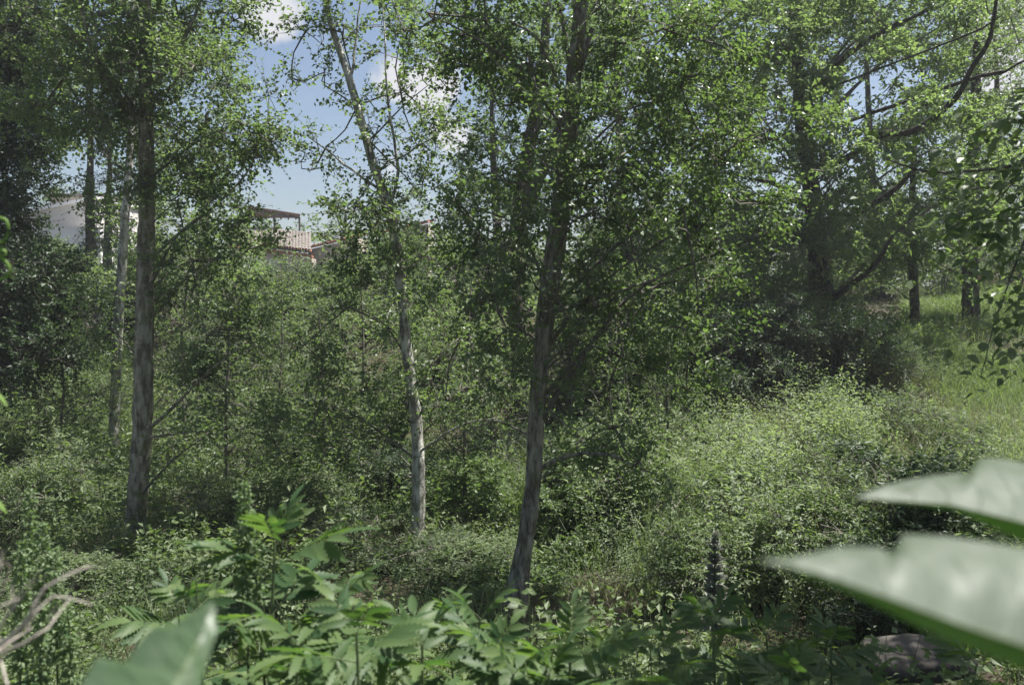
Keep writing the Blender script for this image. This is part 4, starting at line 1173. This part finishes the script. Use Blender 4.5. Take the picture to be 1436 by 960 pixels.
ELD = [
    ('tall ferny leaved plant with big drooping leaves beside the curly spiked stem', 385, 762, 2.0, 301, .135, 7, .25),
    ('ferny plant whose leaf reaches right at the foot of the thin pale trunk', 475, 838, 2.1, 302, .115, 5, .22),
    ('bright ferny plant in the bottom row, below the thin pale trunk', 500, 888, 1.7, 303, .115, 5, .20),
    ('bright ferny plant with a dense fan of leaflets left of the central trunk foot', 672, 872, 2.1, 304, .12, 5, .20),
    ('low bright ferny plant at the bottom edge between two taller ones', 592, 905, 1.9, 305, .11, 5, .20),
    ('small ferny tuft behind the bottom row, left of the dense fan', 628, 870, 2.6, 306, .10, 4, .18),
    ('ferny plant right of the bramble shoot at the bottom edge', 800, 900, 2.1, 307, .11, 5, .20),
    ('ferny plant at the bottom edge below the tall drooping one', 420, 905, 1.8, 308, .12, 5, .20),
    ('dark shaded ferny plant under the flower spike', 1000, 872, 2.9, 309, .13, 5, .24),
    ('dark shaded ferny plant left of the flower spike, at the bottom edge', 925, 915, 2.6, 310, .12, 5, .22),
    ('dark shaded ferny plant right of the flower spike', 1075, 893, 3.0, 311, .13, 5, .24),
    ('dark shaded ferny plant left of the flat stone', 1165, 902, 3.1, 312, .13, 5, .24),
    ('dark shaded ferny plant in front of the flat stone', 1215, 962, 2.8, 313, .12, 5, .22),
    ('dark shaded ferny plant at the bottom right corner', 1370, 930, 2.8, 314, .12, 5, .22),
    ('dark shaded ferny plant at the bottom edge between flower spike and stone', 1110, 945, 2.5, 315, .11, 5, .2),
    ('ferny plant in half shade at the bottom edge, below the central trunk foot', 720, 945, 1.8, 316, .10, 4, .18),
    ('dense ferny plant at the bottom edge just left of the bramble shoot', 690, 915, 1.95, 320, .11, 5, .19),
    ('ferny plant at the bottom edge right of the bramble shoot, lowest of its row', 770, 945, 1.8, 321, .11, 5, .19),
    ('ferny plant behind the lobed leaf at lower left', 250, 850, 2.4, 322, .12, 5, .2),
    ('half shaded ferny plant right of centre at the bottom edge', 860, 925, 2.2, 323, .115, 5, .2),
]
for (lb, px, py, Y, sd_, ll, nn, rl) in ELD:
    elder(lb, px, py, Y, sd_, ll, nn, rl)


def dock(label, stalks, Y, seed, leafy=True):
    rng = R_(seed)
    b = at(stalks[0][0], 900, Y); b[2] = float(hz(b[0], Y))
    root = thing('dock_plant', label, 'plant', b, 0, 'seeding dock plants')
    for (px, py, dx, spike, dy) in stalks:
        top = at(px, py, Y + dy)
        base = np.array((b[0] + dx, Y + dy * .5, float(hz(b[0] + dx, Y))))
        m_ = MB(); P = tube(m_, [base, base * .45 + top * .55 + (rng.normal(0, .02), 0, 0), top], [.007, .005, .0015], 6, .02)
        m_.build('stem', M['stem'], root, smooth=True)
        L_ = np.linalg.norm(top - base)
        lm = MB()
        k = int(spike / .018); per = 20
        tt = np.repeat(1 - (np.arange(k) / k) * spike / L_, per)
        Q = base + (top - base) * tt[:, None]
        idx = np.clip((tt * (len(P) - 1)).astype(int), 0, len(P) - 1); Q = P[idx] + rng.normal(0, .004, (len(idx), 3))
        a = rng.uniform(0, 6.28, len(Q)); out = np.stack((np.cos(a), np.sin(a), rng.normal(-.2, .5, len(Q))), -1)
        thick = np.repeat(.35 + .65 * (np.arange(k) / k) ** .5, per)
        Q = Q + out * (.026 * thick * rng.uniform(.1, 1, len(Q)))[:, None]
        leaves(lm, Q, out + rng.normal(0, .5, Q.shape), rng.normal(0, 1, Q.shape), .017 * (.5 + .5 * thick), .014 * (.5 + .5 * thick), rng.random(len(Q)), droop=.3)
        lm.build('seed_head', M['seed'], root, kind='stuff')
        if leafy:
            for q in range(9):
                i_ = rng.integers(int(len(P) * .25), int(len(P) * (1 - .3 * spike / L_)))
                child('leaf', LF[rng.integers(0, 3)], root, T_(P[i_] - b) @ Rz(rng.uniform(0, 6.28)) @ Rx(rng.uniform(-.5, .5)) @ Matrix.Scale(rng.uniform(.05, .11), 4))
    return root


dock('green seeding dock with several knobbly spires at the lower left', [(42, 690, -.05, .42, .1), (60, 735, .03, .40, 0), (78, 770, .08, .36, -.05), (30, 760, -.1, .40, -.1), (95, 850, .12, .3, -.15), (62, 850, .0, .3, -.2)], 2.4, 401)
dock('single curly green spire rising from the tall ferny plant', [(343, 680, 0, .30, 0), (352, 720, .02, .22, .02)], 2.02, 402)

rng = R_(410)                                                     # bramble shoots
for (lb, px, py, Y) in [('upright leafy bramble shoot in front of the central trunk foot', 742, 848, 2.3), ('small sunlit shoot with round leaves left of the curly spire', 275, 812, 1.9), ('sunlit leafy shoot at the bottom edge, right of centre', 912, 905, 2.6)]:
    top = at(px, py, Y); b = np.array((top[0], Y, float(hz(top[0], Y))))
    root = thing('bramble_shoot', lb, 'plant', b, 0, 'bramble shoots')
    m_ = MB(); P = tube(m_, [b, b * .5 + top * .5 + (.02, 0, 0), top], [.006, .004, .002], 6, .03); m_.build('stem', M['stem'], root, smooth=True)
    for k in range(24):
        i_ = len(P) - 1 - int((k / 24) ** 1.2 * len(P) * .62)
        az = k * 2.4 + rng.uniform(-.3, .3); s = rng.uniform(.035, .055) * (.6 + .4 * min(1, k / 6))
        pos = P[i_] - b
        lf = child('leaf', RACHIS, root, T_(pos) @ Rz(az) @ Rx(rng.uniform(.1, .7)) @ Matrix.Scale(.05, 4))
        for ang in (0, 1.3, -1.3):
            child('leaflet', OVF[rng.integers(0, 3)], lf, T_((0, .95, -.13)) @ Rz(ang) @ Rx(rng.uniform(-.5, 0)) @ Matrix.Scale(s / .05 * (1 if ang == 0 else .85), 4))


def resample(P, n):
    P = np.asarray(P, float)
    d = np.concatenate(([0], np.cumsum(np.linalg.norm(np.diff(P, axis=0), axis=1)))); d /= d[-1]
    t = np.linspace(0, 1, n)
    return np.stack([np.interp(t, d, P[:, k]) for k in range(P.shape[1])], -1)


def big_leaf(parent, mid, up, lo, Ym, Yu, Yl, n=40, k=6, seed=1, tilt=0.0, mat='near'):
    """a broad folded blade between its midrib and its two toothed margins"""
    rng = R_(seed)
    M3 = np.array([at(x, y, Ym + tilt * (960 - y)) for x, y in resample(mid, n)])
    m_ = MB(); blades = []
    for side, (E, Y) in enumerate(((up, Yu), (lo, Yl))):
        tE = np.linspace(0, 1, n)
        E2 = resample(E, n)
        E3 = np.array([at(x, y, Ym + tilt * (960 - y) + (Y - Ym) * min(1, t * 3)) for (x, y), t in zip(E2, tE)])
        rows = []
        for j in range(k + 1):
            f = j / k
            row = M3 * (1 - f) + E3 * f
            ripple = .0009 * np.sin(np.arange(n) * 1.15 - f * 3) * math.sin(math.pi * f)
            belly = .05 * np.linalg.norm(E3 - M3, axis=1) * math.sin(math.pi * f)
            row[:, 2] += ripple + belly
            rows.append(row)
        blades.append(rows)
        V = np.array(rows).reshape(-1, 3)
        i_ = np.arange(k)[:, None] * n + np.arange(n - 1)[None, :]
        q = np.stack((i_, i_ + 1, i_ + n + 1, i_ + n), -1).reshape(-1, 4)
        if side:
            q = q[:, ::-1]
        m_.add(V, f4=q, t=.5)
    lf = m_.build('leaf', M[mat], parent, smooth=True)
    m_ = MB(); tube(m_, M3 - (0, 0, .0006), np.linspace(.0004, .0016, n), 6, .02)
    rib = m_.build('midrib', M['stem'], parent, smooth=True)
    rib.parent = lf
    for side, rows_ in enumerate(blades):
        m_ = MB()
        for q in range(3, n - 6, 4):
            pts = [rows_[j][min(n - 1, q - int(j * .8) if q - int(j * .8) > 0 else 0)] + (0, 0, .0002) for j in range(k + 1)]
            tube(m_, pts[:-1], np.linspace(.0006, .0002, k), 4, .01)
        v_ = m_.build('veins', M[mat], parent, smooth=True); v_.parent = lf; v_['kind'] = 'stuff'
    return lf


b = np.array((.50, .50, 0)); b[2] = float(hz(b[0], b[1]))
root = thing('broad_leaved_plant', 'plant holding two big pale blurred leaves out from the right edge', 'plant', b, 0, None)
big_leaf(root, [(1200, 697), (1330, 706), (1436, 732), (1540, 768), (1640, 800)], [(1200, 697), (1240, 680), (1300, 667), (1362, 662), (1371, 642), (1400, 643), (1436, 650), (1475, 655), (1482, 640), (1560, 680), (1640, 800)],
         [(1200, 697), (1262, 705), (1340, 714), (1436, 758), (1540, 800), (1640, 800)], .60, .70, .615, seed=5)
big_leaf(root, [(1065, 785), (1150, 803), (1250, 838), (1340, 872), (1436, 904), (1560, 950), (1680, 985)], [(1065, 785), (1120, 780), (1180, 766), (1245, 768), (1252, 780), (1266, 749), (1320, 751), (1436, 768), (1470, 765), (1500, 790), (1600, 850), (1680, 985)],
         [(1065, 785), (1130, 806), (1200, 834), (1300, 884), (1436, 938), (1560, 1010), (1680, 985)], .40, .47, .411, seed=6)
m_ = MB()
j1, j2 = at(1640, 800, .60), at(1680, 985, .40)
tube(m_, [b, (.49, .49, CZ - .7), (j1 + j2) / 2 + (.05, .03, .1)], [.006, .005, .003], 8, .05)
tube(m_, [(.49, .49, CZ - .3), j1 * .6 + np.array((.49, .49, CZ - .3)) * .4 + (0, 0, .02), j1], [.003, .0022, .0016], 6, .03)
tube(m_, [(.49, .49, CZ - .45), j2 * .6 + np.array((.49, .49, CZ - .45)) * .4 + (0, 0, .02), j2], [.003, .0022, .0016], 6, .03)
m_.build('stem', M['stem'], root, smooth=True)

b = np.array((-.24, .36, 0)); b[2] = float(hz(b[0], b[1]))
root = thing('lobed_leaf_plant', 'plant raising one big blurred lobed leaf at the lower left edge of the view', 'plant', b)
big_leaf(root, [(298, 841), (284, 887), (264, 924), (244, 960), (215, 1010), (170, 1090)], [(298, 841), (257, 867), (236, 886), (230, 889), (219, 875), (200, 894), (180, 924), (172, 936), (160, 934), (136, 920), (126, 938), (112, 965), (100, 1000), (120, 1060), (170, 1090)],
         [(298, 841), (303, 857), (303, 887), (292, 924), (281, 960), (250, 1030), (170, 1090)], .50, .52, .514, seed=7, tilt=.0006, mat='lobed')
m_ = MB(); j = at(170, 1090, .5 - .0006 * 130); tube(m_, [b, b * .4 + j * .6 + (-.02, 0, 0), j], [.006, .004, .0018], 8, .05); m_.build('stem', M['stem'], root, smooth=True)

# vine at the left edge
V0 = at(-26, 960, 1.5); b = V0.copy(); b[2] = float(hz(b[0], 1.5))
root = thing('vine_shoot', 'vine shoot with bright curled tendrils poking in at the left edge', 'vine', b)
m_ = MB(); tube(m_, [b, at(-30, 900, 1.5), at(-22, 600, 1.5), at(-14, 400, 1.5), at(-12, 290, 1.5)], [.006, .0055, .004, .003, .002], 7, .03); m_.build('stem', M['stem'], root, smooth=True)
M['vine'] = leaf_mat('vine_tendril', (.12, .20, .05), (.16, .24, .06), .45, .5)
for pts in ([(-12, 306), (0, 305), (8, 308), (12, 320), (9, 333), (2, 340), (-6, 338)], [(-13, 350), (0, 350), (8, 352), (9, 357), (3, 359), (-2, 357)], [(-14, 364), (2, 362), (10, 369), (15, 379), (9, 388), (0, 391), (-8, 388)]):
    m_ = MB(); tube(m_, [at(x, y, 1.5) for x, y in pts], np.linspace(.0032, .0022, len(pts)), 7, .006); m_.build('tendril', M['vine'], root, smooth=True)
for (x0, y0, x1, y1, s) in [(-22, 540, 15, 562, .026), (-24, 690, 14, 712, .03), (-24, 690, 2, 762, .045)]:
    p0, p1 = at(x0, y0, 1.5), at(x1, y1, 1.5)
    d = Vector(p1 - p0)
    mt = d.to_track_quat('Y', 'Z').to_matrix().to_4x4()
    o = child('leaf', LF[1].copy(), root, T_(p0 - b) @ mt @ Matrix.Scale(d.length, 4)); o.data.materials[0] = M['vine']

# dry stalks lower left
b = at(-60, 1000, .95); b[2] = float(hz(b[0], .95))
root = thing('dead_stalks', 'bunch of dead grey brown stalks fanning in at the lower left edge', 'dry plant', b)
hub = at(-70, 960, .95)
m_ = MB(); tube(m_, [b, b * .5 + hub * .5 + (.01, 0, 0), hub], [.008, .007, .006], 7, .05); m_.build('stem', M['deadwood'], root, smooth=True)
for (pts, r) in [([(40, 872), (75, 825), (110, 800), (126, 793)], .0042), ([(0, 905), (50, 858), (80, 838), (130, 848)], .0034), ([(-10, 880), (15, 845), (48, 808)], .0036), ([(-20, 860), (-2, 815), (6, 786)], .0036), ([(20, 905), (60, 880), (72, 862), (100, 838)], .0034), ([(-20, 930), (20, 895), (45, 880)], .005), ([(-30, 900), (0, 850), (30, 838)], .004), ([(-30, 960), (0, 925), (10, 960)], .006)]:
    m_ = MB(); tube(m_, [hub] + [at(x, y, .95 + rnd.uniform(-.04, .04)) for x, y in pts], [r * .7] + list(np.linspace(r * .55, r * .22, len(pts))), 6, .02, .08, R_(1), wander=.003)
    for q in range(3):
        e_ = at(*pts[-1 - q % 2], .95); o2 = at(*pts[max(0, len(pts) - 2 - q % 2)], .95); st_ = o2 * .4 + e_ * .6
        sticks(m_, [st_], [st_ + nrm(e_ - o2) * rnd.uniform(.012, .03) + np.array((rnd.uniform(-.02, .02), rnd.uniform(-.01, .01), rnd.uniform(-.01, .025)))], r * .22, r * .1)
    m_.build('twig', M['deadwood'], root, smooth=True)

# flower spike in the shade
top = at(1003, 752, 4.5); b = np.array((top[0], 4.5, float(hz(top[0], 4.5))))
root = thing('flower_spike', 'tall greyish flower spike standing above dark leaves right of centre', 'flower', b)
m_ = MB(); tube(m_, [b, top], [.012, .006], 7, .08); m_.build('stem', M['stem'], root, smooth=True)
rng = R_(420)
for k in range(26):                                               # whorls of bracts, each its own part
    m_ = MB(); n = 7 + k % 3; f = k / 25
    z = top[2] + .01 - f * .52 + rng.normal(0, .004)
    a = np.arange(n) * 6.283 / n + k * 1.1 + rng.normal(0, .2, n)
    out = np.stack((np.cos(a), np.sin(a), rng.normal(1.3 - 1.2 * f, .35, n)), -1)
    ax = b + (top - b) * (z - b[2]) / (top[2] - b[2])
    P = np.column_stack((np.full(n, ax[0]), np.full(n, ax[1]), np.full(n, z))) + out * .007
    leaves(m_, P, out, np.array((0, 0, 1.0)) + rng.normal(0, .5, P.shape), (.022 + .066 * f ** .7) * rng.uniform(.6, 1.25, n), (.020 + .022 * f) * rng.uniform(.8, 1.2, n), rng.random(n), six=True, droop=.3)
    m_.build('bract', M['bract'], root)
for k in range(7):
    child('leaf', LF[k % 3], root, T_((0, 0, rng.uniform(.2, .75) * (top[2] - b[2] - .5))) @ Rz(k * 2.4) @ Rx(rng.uniform(0, .6)) @ Matrix.Scale(rng.uniform(.22, .32), 4))

# slender standing stems in the meadow
for k, (px, py, Y, lb) in enumerate([(1108, 690, 8.6, 'thin bare dark stem standing in the sunlit meadow'), (952, 690, 8.8, 'thin dark stem at the left edge of the meadow')]):
    top = at(px, py, Y); b = np.array((top[0], Y, float(hz(top[0], Y))))
    root = thing('meadow_stem', lb, 'plant', b, 0, 'stems standing in the meadow')
    m_ = MB(); tube(m_, [b, b * .5 + top * .5 + (.03, 0, 0), top], [.008, .006, .002], 6, .1); m_.build('stem', M['twig'], root, smooth=True)
    m_ = MB(); rr = R_(430 + k); n = 60
    t = rr.uniform(.3, 1, n); a = rr.uniform(0, 6.28, n); out = np.stack((np.cos(a), np.sin(a), rr.uniform(-.1, .8, n)), -1)
    leaves(m_, b + (top - b) * t[:, None] + out * .02, out, np.array((0, 0, 1.)) + rr.normal(0, .4, (n, 3)), .045, .016, rr.random(n)); m_.build('leaves', M['meadow'], root, kind='stuff')

# broad leaved tree reaching in from the right, close by
rng = R_(440)
b = np.array((3.55, 4.6, 0)); b[2] = float(hz(b[0], b[1]))
root = thing('overhanging_tree', 'near tree reaching in from the right edge with hanging broad leaves', 'tree', b)
m_ = MB(); TP = tube(m_, [b - (0, 0, .2), b + (0, 0, 1.5), (3.6, 4.6, CZ + 1.2), (3.5, 4.7, CZ + 3.2)], [.12, .10, .08, .04], 14, .1, .03, rng, wander=.004); m_.build('trunk', M['grey_bark'], root, smooth=True)
tw = []
for pts, r in [([(1640, 150), (1520, 180), (1436, 226), (1370, 238), (1300, 240), (1240, 222)], .014), ([(1560, 170), (1470, 270), (1425, 360), (1395, 450), (1375, 530)], .009), ([(1600, 230), (1500, 330), (1450, 400), (1432, 470)], .009),
               ([(1500, 190), (1440, 170), (1400, 180), (1352, 205)], .008), ([(1440, 226), (1400, 280), (1350, 310), (1320, 330)], .006), ([(1620, 120), (1500, 120), (1440, 160), (1425, 200)], .008), ([(1470, 270), (1420, 300), (1385, 340), (1368, 380)], .006),
               ([(1600, 300), (1500, 420), (1450, 470), (1405, 500)], .008), ([(1520, 180), (1460, 240), (1400, 262), (1345, 280)], .006)]:
    Y0 = 4.3
    P = [at(x, y, Y0 - .5 * k_ / len(pts)) for k_, (x, y) in enumerate(pts)]
    m_ = MB(); PP = tube(m_, P, np.linspace(r, r * .25, len(P)), 6, .04, .03, rng, wander=.004); m_.build('limb', M['twig'], root, smooth=True)
    tw.append(PP)
for k in range(290):
    PP = tw[k % len(tw)]
    i_ = int(len(PP) * rng.uniform(.22, 1.0) ** .8) - 1
    i_ = max(1, min(len(PP) - 2, i_))
    d = PP[i_ + 1] - PP[i_]
    pos = PP[i_] + rng.normal(0, .055, 3)
    az = math.atan2(-d[0], d[1]) + rng.choice((-1, 1)) * rng.uniform(.4, 1.4)
    child('leaf', OV[rng.integers(0, 3)], root, T_(pos - b) @ Rz(az) @ Rx(rng.uniform(-.9, .3)) @ Ry(rng.uniform(-.5, .5)) @ Matrix.Scale(rng.uniform(.045, .08), 4))
lm, wm = MB(), MB()
Q, DD = [], []
for k in range(900):
    PP = tw[k % len(tw)]
    i_ = max(1, min(len(PP) - 2, int(len(PP) * rng.uniform(.15, 1.0) ** .8) - 1))
    Q.append(PP[i_] + rng.normal(0, .11, 3) * (1, 1.6, .7)); DD.append(nrm(PP[i_ + 1] - PP[i_]) * .6 + rng.normal(0, .7, 3) * (1, 1, .35) - (0, 0, .15))
Q, DD = np.array(Q), np.array(DD)
ll_ = rng.uniform(.035, .07, len(Q))
leaves(lm, Q, DD, np.array((0, 0, 1.0)) + rng.normal(0, .35, Q.shape), ll_, ll_ * .68, rng.random(len(Q)), six=True)
for c, R, n in [((2.8, 2.9, CZ + 2.7), (.6, .5, .4), 2000), ((4.5, 5.1, CZ + 2.7), (.8, .7, .45), 2400), ((2.35, 3.5, CZ + 2.7), (.7, .6, .45), 2600), ((3.2, 3.6, CZ + 2.7), (.7, .6, .45), 2400), ((5.0, 7.2, CZ + 3.3), (1.0, .9, .5), 2200), ((6.1, 8.0, CZ + 3.5), (1.0, .9, .5), 1800), ((4.7, 6.5, CZ + 3.2), (.8, .8, .5), 1600), ((2.9, 4.0, CZ + 2.7), (.9, .75, .5), 2600), ((4.3, 5.8, CZ + 2.7), (.9, .8, .5), 2200), ((5.3, 6.6, CZ + 2.6), (.9, .8, .5), 2000), ((2.0, 3.0, CZ + 2.8), (.5, .5, .4), 1500), ((2.2, 4.3, CZ + 2.9), (.6, .6, .4), 1400)]:  # unseen crown lobes, added to cast shade on the right foreground
    crown_lobe(lm, wm, c, R, n, rng, .06, .68, six=True)
    P, k_, r0 = limb_path(TP, np.full(len(TP), .05), np.array(c), rng)
    m_ = MB(); tube(m_, P, [.03, .02, .01], 6, .1); m_.build('limb', M['twig'], root, smooth=True)
wm.build('twigs', M['twig'], root, kind='stuff'); lm.build('crown', M['poplar'], root, kind='stuff')

m, N, L = new_mat('lift_haze')  # air volume added to lift the darkest tones
pv = N('ShaderNodeVolumePrincipled')
pv.inputs['Color'].default_value = (.86, .90, .96, 1)
pv.inputs['Density'].default_value = HAZE
pv.inputs['Anisotropy'].default_value = .2
ov = N('ShaderNodeOutputMaterial'); L(pv.outputs[0], ov.inputs['Volume'])
m_ = MB(); box(m_, (-910, -210, float(G.min()) - 1.0), (910, 1510, 19.0))
hzb = m_.build('haze', m, kind='stuff'); tag(hzb, 'thin haze added to lift the dark tones of the ravine', 'haze')
